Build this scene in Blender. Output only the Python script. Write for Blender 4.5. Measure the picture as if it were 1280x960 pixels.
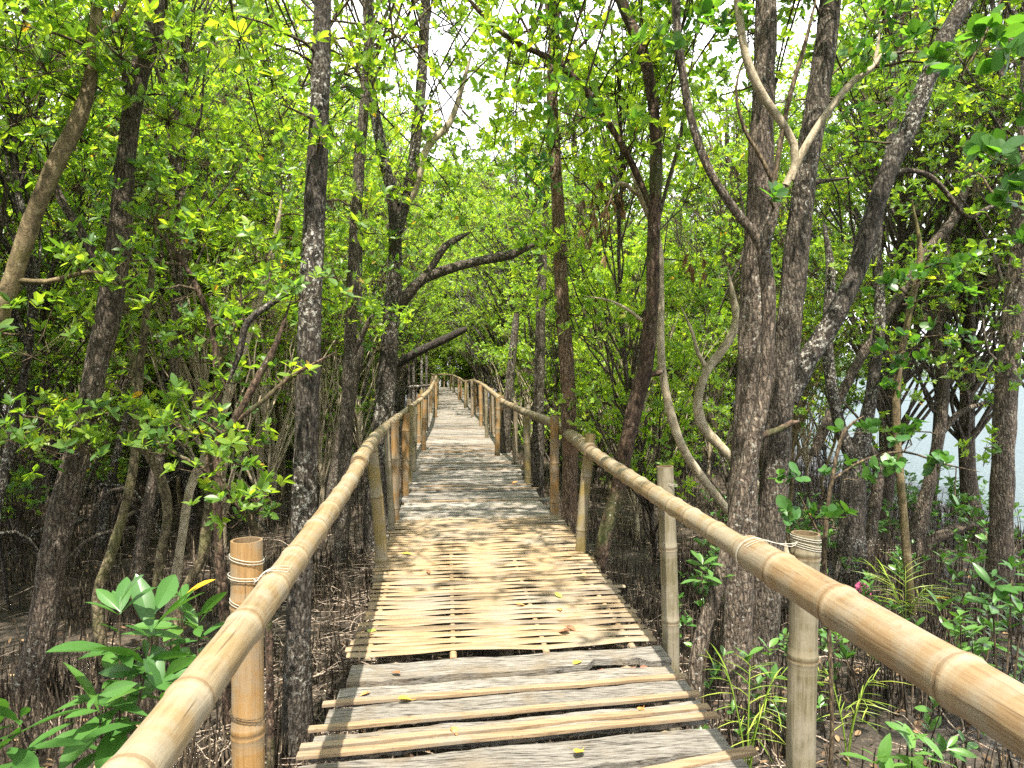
import bpy, math, random
import numpy as np
from mathutils import Vector, Matrix, Euler, noise as mnoise

for o in list(bpy.data.objects):
    bpy.data.objects.remove(o)
scene = bpy.context.scene
COL = scene.collection
R = math.radians
rng = np.random.default_rng(7)
rnd = random.Random(11)

# ------------------------------------------------------------------ camera
CAM_H = 1.55
cam = bpy.data.cameras.new('camera')
cam.sensor_width = 36.0
cam.lens = 36.0 * 900 / 1280
cam.clip_start = 0.05
cam.clip_end = 3000
cam_o = bpy.data.objects.new('camera', cam)
COL.objects.link(cam_o)
cam_o.location = (0, 0, CAM_H)
CAM_ROT = Euler((R(90 - 1.15), 0, R(-5.14)), 'XYZ')
cam_o.rotation_euler = CAM_ROT
scene.camera = cam_o
CAM_M = CAM_ROT.to_matrix()

# ------------------------------------------------------------------ light
SUN_EL, SUN_AZ = R(66), R(184)         # azimuth clockwise from +Y (north)
world = bpy.data.worlds.new('World')
scene.world = world
world.use_nodes = True
wn = world.node_tree
wn.nodes.clear()
sky = wn.nodes.new('ShaderNodeTexSky')
sky.sky_type = 'NISHITA'
sky.sun_disc = False
sky.sun_elevation = SUN_EL
sky.sun_rotation = SUN_AZ
sky.air_density = 1.0
sky.dust_density = 5.0
sky.ozone_density = 1.0
bg = wn.nodes.new('ShaderNodeBackground')
bg.inputs['Strength'].default_value = 0.15
wo = wn.nodes.new('ShaderNodeOutputWorld')
# bright thin cloud over most of the sky
wtc = wn.nodes.new('ShaderNodeTexCoord')
wns = wn.nodes.new('ShaderNodeTexNoise')
wns.inputs['Scale'].default_value = 2.2
wns.inputs['Detail'].default_value = 6
wn.links.new(wtc.outputs['Generated'], wns.inputs['Vector'])
wrp = wn.nodes.new('ShaderNodeValToRGB')
wrp.color_ramp.elements[0].position = .3
wrp.color_ramp.elements[0].color = (.55, .55, .55, 1)
wrp.color_ramp.elements[1].position = .55
wn.links.new(wns.outputs[0], wrp.inputs[0])
wmx = wn.nodes.new('ShaderNodeMix')
wmx.data_type = 'RGBA'
wmx.inputs[7].default_value = (8.0, 8.15, 8.3, 1)
wn.links.new(wrp.outputs[0], wmx.inputs[0])
wn.links.new(sky.outputs[0], wmx.inputs[6])
wn.links.new(wmx.outputs[2], bg.inputs[0])
wn.links.new(bg.outputs[0], wo.inputs[0])
sl = bpy.data.lights.new('sun', 'SUN')
sl.energy = 5.0
sl.angle = R(0.6)
sl.color = (1.0, 0.93, 0.8)
so = bpy.data.objects.new('sun', sl)
COL.objects.link(so)
to_sun = Vector((math.sin(SUN_AZ) * math.cos(SUN_EL), math.cos(SUN_AZ) * math.cos(SUN_EL), math.sin(SUN_EL)))
so.rotation_euler = to_sun.to_track_quat('Z', 'Y').to_euler()
so.location = to_sun * 60
scene.view_settings.view_transform = 'Standard'
scene.view_settings.look = 'None'
scene.view_settings.gamma = 1
scene.view_settings.use_curve_mapping = False
scene.view_settings.exposure = 1.56
scene.render.engine = 'CYCLES'
scene.cycles.max_bounces = 7
scene.cycles.diffuse_bounces = 4
scene.cycles.glossy_bounces = 2
scene.cycles.transmission_bounces = 4
scene.cycles.caustics_reflective = False
scene.cycles.caustics_refractive = False
scene.cycles.use_denoising = False
scene.cycles.sample_clamp_indirect = 6
scene.cycles.sample_clamp_direct = 20


# ------------------------------------------------------------------ helpers
def P(px, py, Y):
    """point on the ray through a photo pixel (1280 wide) at forward distance Y"""
    d = CAM_M @ Vector(((px - 640) / 900, -(py - 480) / 900, -1))
    t = Y / d.y
    return np.array((d.x * t, Y, CAM_H + d.z * t))


def shore_x(y):
    return 6.6 + 0.19 * max(y, 0.0)


def gz(x, y):
    z = -0.72 + 0.05 * mnoise.noise((x * 0.5, y * 0.5, 0)) + 0.03 * mnoise.noise((x * 1.7, y * 1.7, 3))
    s = (x - shore_x(y) + 0.7 + 0.5 * mnoise.noise((x * .4, y * .4, 9))) / 1.6
    s = min(max(s, 0), 1)
    return z - 0.75 * s * s * (3 - 2 * s)


def nrm(a):
    return a / np.maximum(np.linalg.norm(a, axis=-1, keepdims=True), 1e-9)


def catmull(pts, step):
    """resample rows (x,y,z,r) smoothly"""
    p = np.asarray(pts, float)
    if len(p) < 2:
        return p
    q = np.vstack([2 * p[0] - p[1], p, 2 * p[-1] - p[-2]])
    out = []
    for i in range(1, len(q) - 2):
        a, b, c, d = q[i - 1], q[i], q[i + 1], q[i + 2]
        n = max(1, int(np.linalg.norm(c[:3] - b[:3]) / step))
        for k in range(n):
            t = k / n
            v = 0.5 * (2 * b + (c - a) * t + (2 * a - 5 * b + 4 * c - d) * t * t + (3 * b - a - 3 * c + d) * t ** 3)
            v[3] = b[3] + (c[3] - b[3]) * t
            out.append(v)
    out.append(p[-1])
    return np.array(out)


def leaf_template(rows, droop=0.16, fold=0.22, rib=.011):
    """rows: list of (u, halfwidth); a narrow paler strip runs along the midrib"""
    v = [(0, -rib, 0), (0, rib, 0)]
    for (u, w) in rows:
        h = -droop * u * u
        e = rib * (1 - .7 * u)
        v += [(u, -w, h + fold * w), (u, -e, h), (u, e, h), (u, w, h + fold * w)]
    v.append((1, 0, -droop))
    q, t, off_q, off_t = [(0, 1, 4, 3)], [(0, 3, 2), (1, 5, 4)], [1.], [0., 0.]
    k = len(rows)
    for i in range(k - 1):
        a = 2 + 4 * i
        for c in range(3):
            q.append((a + c, a + c + 1, a + c + 5, a + c + 4))
            off_q.append(1. if c == 1 else 0.)
    a = 2 + 4 * (k - 1)
    e = len(v) - 1
    t += [(a, a + 1, e), (a + 1, a + 2, e), (a + 2, a + 3, e)]
    off_t += [0., 1., 0.]
    return np.array(v, float), np.array(q, int), np.array(t, int), np.array(off_q), np.array(off_t)


def low_template(w1, u1, w2, u2, droop=0.15, fold=0.25):
    v = [(0, 0, 0), (1, 0, -droop), (u1, w1, fold * w1 - droop * .1), (u2, w2, fold * w2 - droop * .5),
         (u1, -w1, fold * w1 - droop * .1), (u2, -w2, fold * w2 - droop * .5)]
    return np.array(v, float), np.array([(0, 2, 3, 1), (0, 1, 5, 4)], int), np.zeros((0, 3), int), np.zeros(2), np.zeros(0)


T_ELL = low_template(.2, .32, .19, .72)
T_ROUND = low_template(.27, .3, .33, .72, droop=.1)
T_ELL_HI = leaf_template([(.1, .045), (.28, .15), (.5, .21), (.7, .19), (.88, .1)])
T_ROUND_HI = leaf_template([(.08, .06), (.24, .23), (.45, .33), (.68, .34), (.88, .22)], droop=.08, fold=.14)
T_BLADE = leaf_template([(.1, .02), (.4, .032), (.75, .024)], droop=.25, fold=.5)


class MB:
    """collects geometry for ONE mesh object"""

    def __init__(self):
        self.V, self.Q, self.T = [], [], []
        self.qt, self.tt, self.qm, self.tm, self.qs, self.ts = [], [], [], [], [], []
        self.n = 0

    def add(self, v, q=None, t=None, mat=0, tone=0.5, smooth=False):
        v = np.asarray(v, float).reshape(-1, 3)
        for arr, L, lt, lm, ls, w in ((q, self.Q, self.qt, self.qm, self.qs, 4), (t, self.T, self.tt, self.tm, self.ts, 3)):
            if arr is None or len(arr) == 0:
                continue
            a = np.asarray(arr, int).reshape(-1, w)
            L.append(a + self.n)
            lt.append(np.broadcast_to(np.asarray(tone, float), (len(a),)) if np.ndim(tone) == 0 else np.asarray(tone, float))
            lm.append(np.full(len(a), mat))
            ls.append(np.full(len(a), smooth))
        self.V.append(v)
        self.n += len(v)

    def leaves(self, pos, d, up, L, wscale=1.0, tmpl=T_ELL, mat=0, tone=None, smooth=False):
        tv, tq, tt, oq, ot = tmpl
        n = len(pos)
        if n == 0:
            return
        d = nrm(d)
        side = nrm(np.cross(d, up))
        nor = np.cross(side, d)
        L = np.broadcast_to(L, (n,))[:, None, None]
        W = L * np.broadcast_to(wscale, (n,))[:, None, None]
        u, s, h = tv[:, 0][None, :, None], tv[:, 1][None, :, None], tv[:, 2][None, :, None]
        v = pos[:, None, :] + u * L * d[:, None, :] + s * W * side[:, None, :] + h * L * nor[:, None, :]
        m = len(tv)
        off = (np.arange(n) * m)[:, None, None]
        if tone is None:
            tone = rng.random(n)
        tone = np.where(rng.random(n) < .005, 1.3, tone)
        q = (tq[None] + off).reshape(-1, 4) if len(tq) else None
        t = (tt[None] + off).reshape(-1, 3) if len(tt) else None
        v = v.reshape(-1, 3)
        base = self.n
        self.V.append(v)
        self.n += len(v)
        if q is not None:
            self.Q.append(q + base); self.qt.append(np.repeat(tone, len(tq)) + .16 * np.tile(oq, n)); self.qm.append(np.full(len(q), mat)); self.qs.append(np.full(len(q), smooth))
        if t is not None:
            self.T.append(t + base); self.tt.append(np.repeat(tone, len(tt)) + .16 * np.tile(ot, n)); self.tm.append(np.full(len(t), mat)); self.ts.append(np.full(len(t), smooth))

    def tube(self, pts, sides=8, mat=0, tone=0.5, rough=0.0, nscale=6.0, cap=True, lobes=0.0, ref=None):
        """pts rows (x,y,z,r)"""
        p = np.asarray(pts, float)
        n = len(p)
        c, r = p[:, :3], p[:, 3]
        tan = nrm(np.gradient(c, axis=0))
        a0 = np.array((1.0, 0, 0)) if abs(tan[0][0]) < .8 else np.array((0, 1.0, 0))
        nx = nrm(a0 - tan[0] * np.dot(a0, tan[0]))
        fr = []
        for i in range(n):
            nx = nrm(nx - tan[i] * np.dot(nx, tan[i]))
            fr.append((nx, np.cross(tan[i], nx)))
        ang = np.arange(sides) / sides * 2 * math.pi
        V = np.zeros((n, sides, 3))
        for i in range(n):
            a, b = fr[i]
            ring = np.cos(ang)[:, None] * a + np.sin(ang)[:, None] * b
            rr = np.full(sides, r[i])
            if rough > 0:
                for k in range(sides):
                    q = c[i] + ring[k] * r[i]
                    rr[k] *= 1 + rough * (mnoise.noise((q[0] * nscale, q[1] * nscale, q[2] * nscale * .45)) + .6 * mnoise.noise((q[0] * nscale * 3, q[1] * nscale * 3, q[2] * nscale)))
            V[i] = c[i] + ring * rr[:, None]
        idx = np.arange(n * sides).reshape(n, sides)
        j = (np.arange(sides) + 1) % sides
        q = np.stack([idx[:-1], idx[:-1][:, j], idx[1:][:, j], idx[1:]], -1).reshape(-1, 4)
        self.add(V.reshape(-1, 3), q, None, mat, tone, True)
        if cap:
            for e, o in ((0, -1), (n - 1, 1)):
                vv = np.vstack([V[e], c[e]])
                k = np.arange(sides)
                t = np.stack([k, j, np.full(sides, sides)], -1)
                if o < 0:
                    t = t[:, ::-1]
                self.add(vv, None, t, mat, tone, False)

    def box(self, lo, hi, mat=0, tone=.5):
        x0, y0, z0 = lo
        x1, y1, z1 = hi
        v = [(x0, y0, z0), (x1, y0, z0), (x1, y1, z0), (x0, y1, z0), (x0, y0, z1), (x1, y0, z1), (x1, y1, z1), (x0, y1, z1)]
        self.add(v, [(0, 3, 2, 1), (4, 5, 6, 7), (0, 1, 5, 4), (1, 2, 6, 5), (2, 3, 7, 6), (3, 0, 4, 7)], None, mat, tone)

    def build(self, name, mats, parent=None, loc=None, offset=None):
        V = np.vstack(self.V)
        if offset is not None:
            V = V - np.asarray(offset, float)
        Q = np.vstack(self.Q) if self.Q else np.zeros((0, 4), int)
        T = np.vstack(self.T) if self.T else np.zeros((0, 3), int)
        me = bpy.data.meshes.new(name)
        me.vertices.add(len(V))
        me.vertices.foreach_set('co', V.astype(np.float32).ravel())
        loops = np.concatenate([Q.ravel(), T.ravel()])
        me.loops.add(len(loops))
        me.loops.foreach_set('vertex_index', loops.astype(np.int32))
        nq, nt = len(Q), len(T)
        me.polygons.add(nq + nt)
        st = np.concatenate([np.arange(nq) * 4, nq * 4 + np.arange(nt) * 3]).astype(np.int32)
        me.polygons.foreach_set('loop_start', st)
        cat = lambda a, b: np.concatenate([*a, *b]) if (a or b) else np.zeros(0)
        me.polygons.foreach_set('material_index', cat(self.qm, self.tm).astype(np.int32))
        me.polygons.foreach_set('use_smooth', cat(self.qs, self.ts).astype(bool))
        at = me.attributes.new('tone', 'FLOAT', 'FACE')
        at.data.foreach_set('value', cat(self.qt, self.tt).astype(np.float32))
        for m in (mats if isinstance(mats, (list, tuple)) else [mats]):
            me.materials.append(m)
        me.update(calc_edges=True)
        me.validate()
        o = bpy.data.objects.new(name, me)
        COL.objects.link(o)
        if parent is not None:
            o.parent = parent
        if loc is not None:
            o.location = loc
        return o


def tag(o, label=None, cat=None, group=None, kind=None):
    if label: o['label'] = label
    if cat: o['category'] = cat
    if group: o['group'] = group
    if kind: o['kind'] = kind
    return o


def thing(name, label, cat, loc=(0, 0, 0), group=None):
    o = bpy.data.objects.new(name, None)
    o.empty_display_size = .2
    COL.objects.link(o)
    o.location = loc
    return tag(o, label, cat, group)


def dup(root, loc, rz, sc, label=None, group=None, mirror=False):
    c = root.copy()
    COL.objects.link(c)
    c.location = loc
    c.rotation_euler = (0, 0, rz)
    c.scale = (sc[0], sc[0], sc[1])
    if label: c['label'] = label
    if group: c['group'] = group
    for ch in root.children:
        k = ch.copy()
        COL.objects.link(k)
        k.parent = c
        for g in ch.children:
            d = g.copy()
            COL.objects.link(d)
            d.parent = k
    return c


# ------------------------------------------------------------------ materials
def new_mat(name):
    m = bpy.data.materials.new(name)
    m.use_nodes = True
    nt = m.node_tree
    nt.nodes.clear()
    out = nt.nodes.new('ShaderNodeOutputMaterial')
    b = nt.nodes.new('ShaderNodeBsdfPrincipled')
    nt.links.new(b.outputs[0], out.inputs[0])
    return m, nt, b, out


def node(nt, typ, **kw):
    n = nt.nodes.new('ShaderNode' + typ)
    for k, v in kw.items():
        if k.startswith('i_'):
            n.inputs[int(k[2:]) if k[2:].isdigit() else k[2:].replace('_', ' ')].default_value = v
        else:
            setattr(n, k, v)
    return n


def ramp(nt, fac, stops):
    r = nt.nodes.new('ShaderNodeValToRGB')
    e = r.color_ramp.elements
    while len(e) > 1:
        e.remove(e[-1])
    e[0].position = stops[0][0]
    e[0].color = (*stops[0][1], 1)
    for p, c in stops[1:]:
        x = e.new(p)
        x.color = (*c, 1)
    if fac is not None:
        nt.links.new(fac, r.inputs[0])
    return r


def g3(v):
    return (v, v, v)


def coords(nt, scale, rand=True):
    tc = node(nt, 'TexCoord')
    src = tc.outputs['Object']
    if rand:
        oi = node(nt, 'ObjectInfo')
        mu = node(nt, 'Math', operation='MULTIPLY', i_1=37.0)
        nt.links.new(oi.outputs['Random'], mu.inputs[0])
        ad = node(nt, 'VectorMath', operation='ADD')
        nt.links.new(src, ad.inputs[0])
        nt.links.new(mu.outputs[0], ad.inputs[1])
        src = ad.outputs[0]
    mp = node(nt, 'Mapping')
    mp.inputs['Scale'].default_value = scale
    nt.links.new(src, mp.inputs[0])
    return mp.outputs[0]


def ntex(nt, vec, scale, detail=4, rough=.6, dist=0.0):
    n = node(nt, 'TexNoise')
    n.inputs['Scale'].default_value = scale
    n.inputs['Detail'].default_value = detail
    n.inputs['Roughness'].default_value = rough
    n.inputs['Distortion'].default_value = dist
    nt.links.new(vec, n.inputs['Vector'])
    return n.outputs[0]


def mixc(nt, fac, a, b, blend='MIX'):
    m = node(nt, 'Mix', data_type='RGBA', blend_type=blend)
    L = nt.links
    if isinstance(fac, float): m.inputs[0].default_value = fac
    else: L.new(fac, m.inputs[0])
    for s, k in ((a, 6), (b, 7)):
        if isinstance(s, tuple): m.inputs[k].default_value = (*s, 1)
        else: L.new(s, m.inputs[k])
    return m.outputs[2]


def bump(nt, b, h, strength, dist):
    n = node(nt, 'Bump')
    n.inputs['Strength'].default_value = strength
    n.inputs['Distance'].default_value = dist
    nt.links.new(h, n.inputs['Height'])
    nt.links.new(n.outputs[0], b.inputs['Normal'])


def bark(name, dark, mid, light, lichen=0.0, lichen_col=(.42, .42, .37), fis=(14, 14, 3.2), bstr=.9, moss=None, moss_amt=.5, patch=None, tonevar=False):
    m, nt, b, out = new_mat(name)
    v = coords(nt, (1, 1, 1))
    vs = coords(nt, fis)
    f = ntex(nt, vs, 3.4, 6, .72, .8)
    fine = ntex(nt, v, 75, 4, .7)
    mix = node(nt, 'Math', operation='MULTIPLY_ADD', i_1=.34)
    nt.links.new(fine, mix.inputs[0])
    half = node(nt, 'Math', operation='MULTIPLY', i_1=.68)
    nt.links.new(f, half.inputs[0])
    nt.links.new(half.outputs[0], mix.inputs[2])
    c = ramp(nt, mix.outputs[0], [(.4, dark), (.52, mid), (.64, light)]).outputs[0]
    if fis[0] > 6:
        wob = node(nt, 'VectorMath', operation='MULTIPLY_ADD')
        nn = node(nt, 'TexNoise')
        nn.inputs['Scale'].default_value = 9
        nt.links.new(v, nn.inputs['Vector'])
        nt.links.new(nn.outputs['Color'], wob.inputs[0])
        wob.inputs[1].default_value = (.9, .9, .9)
        nt.links.new(coords(nt, (fis[0] * 2, fis[1] * 2, fis[2] * 2.2)), wob.inputs[2])
        vo = node(nt, 'TexVoronoi', feature='DISTANCE_TO_EDGE')
        vo.inputs['Scale'].default_value = 1.5
        nt.links.new(wob.outputs[0], vo.inputs['Vector'])
        cr = ramp(nt, vo.outputs['Distance'], [(0.0, g3(.28)), (.1, g3(.8)), (.22, g3(1.15))]).outputs[0]
        c = mixc(nt, .85, c, cr, 'MULTIPLY')
        mh = node(nt, 'Math', operation='MULTIPLY_ADD', i_1=1.3)
        nt.links.new(vo.outputs['Distance'], mh.inputs[0])
        nt.links.new(mix.outputs[0], mh.inputs[2])
        mix = mh
    big = ntex(nt, v, 1.6, 3)
    if patch:
        c = mixc(nt, ramp(nt, ntex(nt, v, 5, 4), [(.52, g3(0)), (.6, g3(.8))]).outputs[0], c, patch)
    if moss:
        c = mixc(nt, ramp(nt, ntex(nt, v, 3.0, 4), [(.6 - .25 * moss_amt, g3(0)), (.75 - .2 * moss_amt, g3(.75))]).outputs[0], c, moss)
    if lichen > 0:
        l = ramp(nt, ntex(nt, v, 34, 5, .75), [(.655 - .1 * lichen, g3(0)), (.685 - .1 * lichen, g3(.8))]).outputs[0]
        l2 = ramp(nt, big, [(.42, g3(.15)), (.6, g3(1))]).outputs[0]
        lm = mixc(nt, 1.0, l, l2, 'MULTIPLY')
        c = mixc(nt, lm, c, lichen_col)
    if tonevar:
        at = node(nt, 'Attribute', attribute_name='tone')
        tv = ramp(nt, at.outputs['Fac'], [(0, g3(.22)), (.6, g3(.65)), (1, g3(1.9))]).outputs[0]
        c = mixc(nt, 1.0, c, tv, 'MULTIPLY')
    var = ramp(nt, big, [(.3, g3(.7)), (.7, g3(1.2))]).outputs[0]
    c = mixc(nt, .8, c, var, 'MULTIPLY')
    nt.links.new(c, b.inputs['Base Color'])
    b.inputs['Roughness'].default_value = .88
    b.inputs['Specular IOR Level'].default_value = .25
    bump(nt, b, mix.outputs[0], bstr, .03)
    return m


M = {}
M['bark_dark'] = bark('dark_lichen_bark', (.015, .012, .01), (.07, .057, .045), (.19, .16, .13), lichen=1.15, lichen_col=(.5, .49, .44))
M['bark_grey'] = bark('grey_bark', (.022, .018, .014), (.1, .08, .062), (.24, .2, .155), lichen=.8)
M['bark_brown'] = bark('brown_bark', (.03, .022, .017), (.125, .097, .074), (.28, .225, .175), lichen=.7, bstr=.9)
M['bark_peel'] = bark('peeling_bark', (.05, .03, .02), (.19, .13, .09), (.42, .31, .22), lichen=.3, bstr=1.0, patch=(.2, .125, .08))
M['bark_pale'] = bark('pale_bark', (.17, .14, .09), (.36, .3, .21), (.5, .44, .33), lichen=.3, fis=(5, 5, 3), bstr=.3)
M['bark_olive'] = bark('olive_bark', (.06, .045, .025), (.16, .12, .065), (.3, .24, .14), lichen=.3, fis=(6, 6, 3), bstr=.6, moss=(.13, .12, .035), moss_amt=.3)
M['bark_moss'] = bark('mossy_bark', (.05, .04, .025), (.15, .12, .07), (.28, .24, .15), lichen=.35, fis=(8, 8, 3), bstr=.6, moss=(.13, .135, .045), moss_amt=.4)
M['bark_red'] = bark('reddish_bark', (.022, .014, .01), (.085, .055, .038), (.2, .135, .095), lichen=.3, fis=(8, 8, 3), bstr=.6, moss=(.07, .09, .03), moss_amt=.3)
M['twig'] = bark('twig_bark', (.03, .022, .015), (.09, .065, .04), (.2, .15, .09), bstr=.2)
M['deadwood'] = bark('dead_wood', (.12, .09, .07), (.3, .24, .19), (.48, .4, .33), bstr=.2)


def leaf_mat(name, stops, trans=(1.5, 1.7, .7), tfac=.5, rough=.4, spec=.45):
    m, nt, b, out = new_mat(name)
    at = node(nt, 'Attribute', attribute_name='tone')
    oi = node(nt, 'ObjectInfo')
    a = node(nt, 'Math', operation='MULTIPLY_ADD', i_1=.16, i_2=-.06)
    nt.links.new(oi.outputs['Random'], a.inputs[0])
    s = node(nt, 'Math', operation='MULTIPLY_ADD', use_clamp=True, i_1=.84)
    nt.links.new(at.outputs['Fac'], s.inputs[0])
    nt.links.new(a.outputs[0], s.inputs[2])
    c = ramp(nt, s.outputs[0], stops).outputs[0]
    nt.links.new(c, b.inputs['Base Color'])
    b.inputs['Roughness'].default_value = rough
    b.inputs['Specular IOR Level'].default_value = spec
    t = node(nt, 'BsdfTranslucent')
    tc = mixc(nt, 1.0, c, trans, 'MULTIPLY')
    nt.links.new(tc, t.inputs[0])
    mx = node(nt, 'MixShader')
    mx.inputs[0].default_value = tfac
    nt.links.new(b.outputs[0], mx.inputs[1])
    nt.links.new(t.outputs[0], mx.inputs[2])
    nt.links.new(mx.outputs[0], out.inputs[0])
    return m


LT = (3.15, 2.85, .8)
M['leaf'] = leaf_mat('mangrove_leaf', [(0, (.042, .1, .03)), (.3, (.08, .165, .036)), (.62, (.155, .25, .042)), (.9, (.265, .335, .055)), (.97, (.36, .32, .06)), (1, (.3, .19, .05))], LT)
M['leaf_sun'] = leaf_mat('sunlit_yellow_green_leaf', [(0, (.075, .16, .03)), (.4, (.15, .26, .04)), (.8, (.25, .34, .055)), (1, (.36, .38, .07))], LT)  # yellower, brighter leaf copy with sunlight put into its colour
M['leaf_deep'] = leaf_mat('deep_green_shaded_leaf', [(0, (.025, .075, .022)), (.5, (.05, .13, .03)), (.9, (.09, .19, .04)), (1, (.2, .25, .04))], LT)  # dark green leaf; backlit shade of the hanging round leaves put into its colour
M['leaf_seed'] = leaf_mat('seedling_leaf', [(0, (.04, .115, .028)), (.5, (.07, .17, .035)), (.88, (.13, .25, .05)), (.95, (.55, .34, .03)), (1, (.6, .36, .03))], (1.5, 1.6, .6), .3, .32, .5)
M['leaf_palm'] = leaf_mat('palm_blade', [(0, (.13, .23, .03)), (.6, (.26, .36, .05)), (1, (.42, .45, .09))], (1.4, 1.4, .6), .35)
M['leaf_dead'] = leaf_mat('dead_leaf', [(0, (.1, .06, .03)), (.5, (.22, .13, .06)), (.8, (.36, .24, .12)), (1, (.5, .38, .2))], (1.1, 1, .8), .25, .7, .2)


def litter_mat():
    return leaf_mat('litter_leaf', [(0, (.05, .03, .02)), (.45, (.14, .09, .05)), (.75, (.3, .2, .11)), (.9, (.45, .35, .2)), (.97, (.55, .38, .06)), (1, (.6, .55, .4))], (1, 1, 1), .1, .7, .2)


M['litter'] = litter_mat()


def fallen_mat(name, col, col2):
    m, nt, b, out = new_mat(name)
    v = coords(nt, (1, 1, 1))
    c = ramp(nt, ntex(nt, v, 45, 3), [(.4, col), (.62, col2)]).outputs[0]
    nt.links.new(c, b.inputs['Base Color'])
    b.inputs['Roughness'].default_value = .5
    return m


M['fall_yellow'] = fallen_mat('fallen_yellow', (.6, .38, .04), (.42, .3, .04))
M['fall_orange'] = fallen_mat('fallen_orange', (.5, .23, .07), (.3, .12, .04))
M['fall_brown'] = fallen_mat('fallen_brown', (.22, .1, .045), (.1, .05, .025))
M['fall_green'] = fallen_mat('fallen_green', (.3, .36, .06), (.18, .22, .04))


def bamboo(name, base, dark, pale, scale):
    m, nt, b, out = new_mat(name)
    v = coords(nt, scale)
    vo = coords(nt, (1, 1, 1))
    streak = ntex(nt, v, 3, 5, .65)
    blot = ntex(nt, vo, 7, 5, .6)
    c = ramp(nt, streak, [(.3, dark), (.48, base), (.72, pale)]).outputs[0]
    c = mixc(nt, ramp(nt, blot, [(.44, g3(0)), (.6, g3(.7))]).outputs[0], c, (.22, .195, .15))
    c = mixc(nt, ramp(nt, ntex(nt, vo, 38, 4, .7), [(.63, g3(0)), (.7, g3(.6))]).outputs[0], c, (.16, .1, .05))
    at = node(nt, 'Attribute', attribute_name='tone')
    crk = ntex(nt, coords(nt, tuple(k * (2.2 if k > 5 else .8) for k in scale)), 3, 3, .5)
    c = mixc(nt, ramp(nt, crk, [(.3, g3(.75)), (.36, g3(0))]).outputs[0], c, (.07, .045, .025))
    rf = ramp(nt, at.outputs['Fac'], [(.5, g3(0)), (.95, g3(.85))]).outputs[0]
    c = mixc(nt, rf, c, (.13, .085, .045))
    rp = ramp(nt, at.outputs['Fac'], [(.05, g3(.6)), (.45, g3(0))]).outputs[0]
    c = mixc(nt, rp, c, (.27, .23, .165))
    nt.links.new(c, b.inputs['Base Color'])
    b.inputs['Roughness'].default_value = .62
    b.inputs['Specular IOR Level'].default_value = .3
    bump(nt, b, streak, .4, .005)
    return m


LEN_Y, LEN_Z = (22, 1.2, 22), (22, 22, 1.2)
M['rail'] = bamboo('bamboo_rail_tan', (.2, .142, .073), (.125, .085, .042), (.26, .195, .113), LEN_Y)
M['rail_warm'] = bamboo('bamboo_rail_warm', (.2, .132, .07), (.13, .08, .04), (.25, .18, .105), LEN_Y)
M['post_orange'] = bamboo('bamboo_post_orange', (.25, .14, .048), (.16, .085, .028), (.3, .19, .083), LEN_Z)
M['post_grey'] = bamboo('bamboo_post_grey', (.13, .112, .066), (.06, .05, .026), (.2, .178, .122), LEN_Z)
M['post_olive'] = bamboo('bamboo_post_olive', (.2, .15, .056), (.125, .097, .035), (.28, .21, .093), LEN_Z)
M['post_old'] = bamboo('bamboo_post_old', (.2, .15, .1), (.11, .085, .06), (.32, .26, .18), LEN_Z)
M['slat'] = None


def wood_grey():
    m, nt, b, out = new_mat('weathered_plank')
    v = coords(nt, (2.6, 34, 34))
    vo = coords(nt, (1, 1, 1))
    g = ntex(nt, v, 2.4, 6, .7, .4)
    g2 = ntex(nt, coords(nt, (9, 130, 90)), 1.5, 4, .7)
    add = node(nt, 'Math', operation='MULTIPLY_ADD', i_1=.5)
    nt.links.new(g2, add.inputs[0])
    hm = node(nt, 'Math', operation='MULTIPLY', i_1=.55)
    nt.links.new(g, hm.inputs[0])
    nt.links.new(hm.outputs[0], add.inputs[2])
    c = ramp(nt, add.outputs[0], [(.43, (.014, .011, .009)), (.465, (.1, .088, .075)), (.53, (.205, .188, .165)), (.64, (.32, .3, .27))]).outputs[0]
    c = mixc(nt, ramp(nt, ntex(nt, vo, 3.2, 5, .65), [(.5, g3(0)), (.68, g3(.6))]).outputs[0], c, (.2, .15, .09))
    c = mixc(nt, ramp(nt, ntex(nt, vo, 9, 5, .7), [(.64, g3(0)), (.72, g3(.6))]).outputs[0], c, (.09, .075, .06))
    oi = node(nt, 'ObjectInfo')
    at = node(nt, 'Attribute', attribute_name='tone')
    var = ramp(nt, oi.outputs['Random'], [(0, g3(.72)), (1, g3(1.18))]).outputs[0]
    c = mixc(nt, 1.0, c, var, 'MULTIPLY')
    var = ramp(nt, at.outputs['Fac'], [(0, g3(.75)), (1, g3(1.2))]).outputs[0]
    c = mixc(nt, 1.0, c, var, 'MULTIPLY')
    nt.links.new(c, b.inputs['Base Color'])
    b.inputs['Roughness'].default_value = .8
    b.inputs['Specular IOR Level'].default_value = .3
    bump(nt, b, add.outputs[0], .7, .012)
    return m


M['plank'] = wood_grey()


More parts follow.
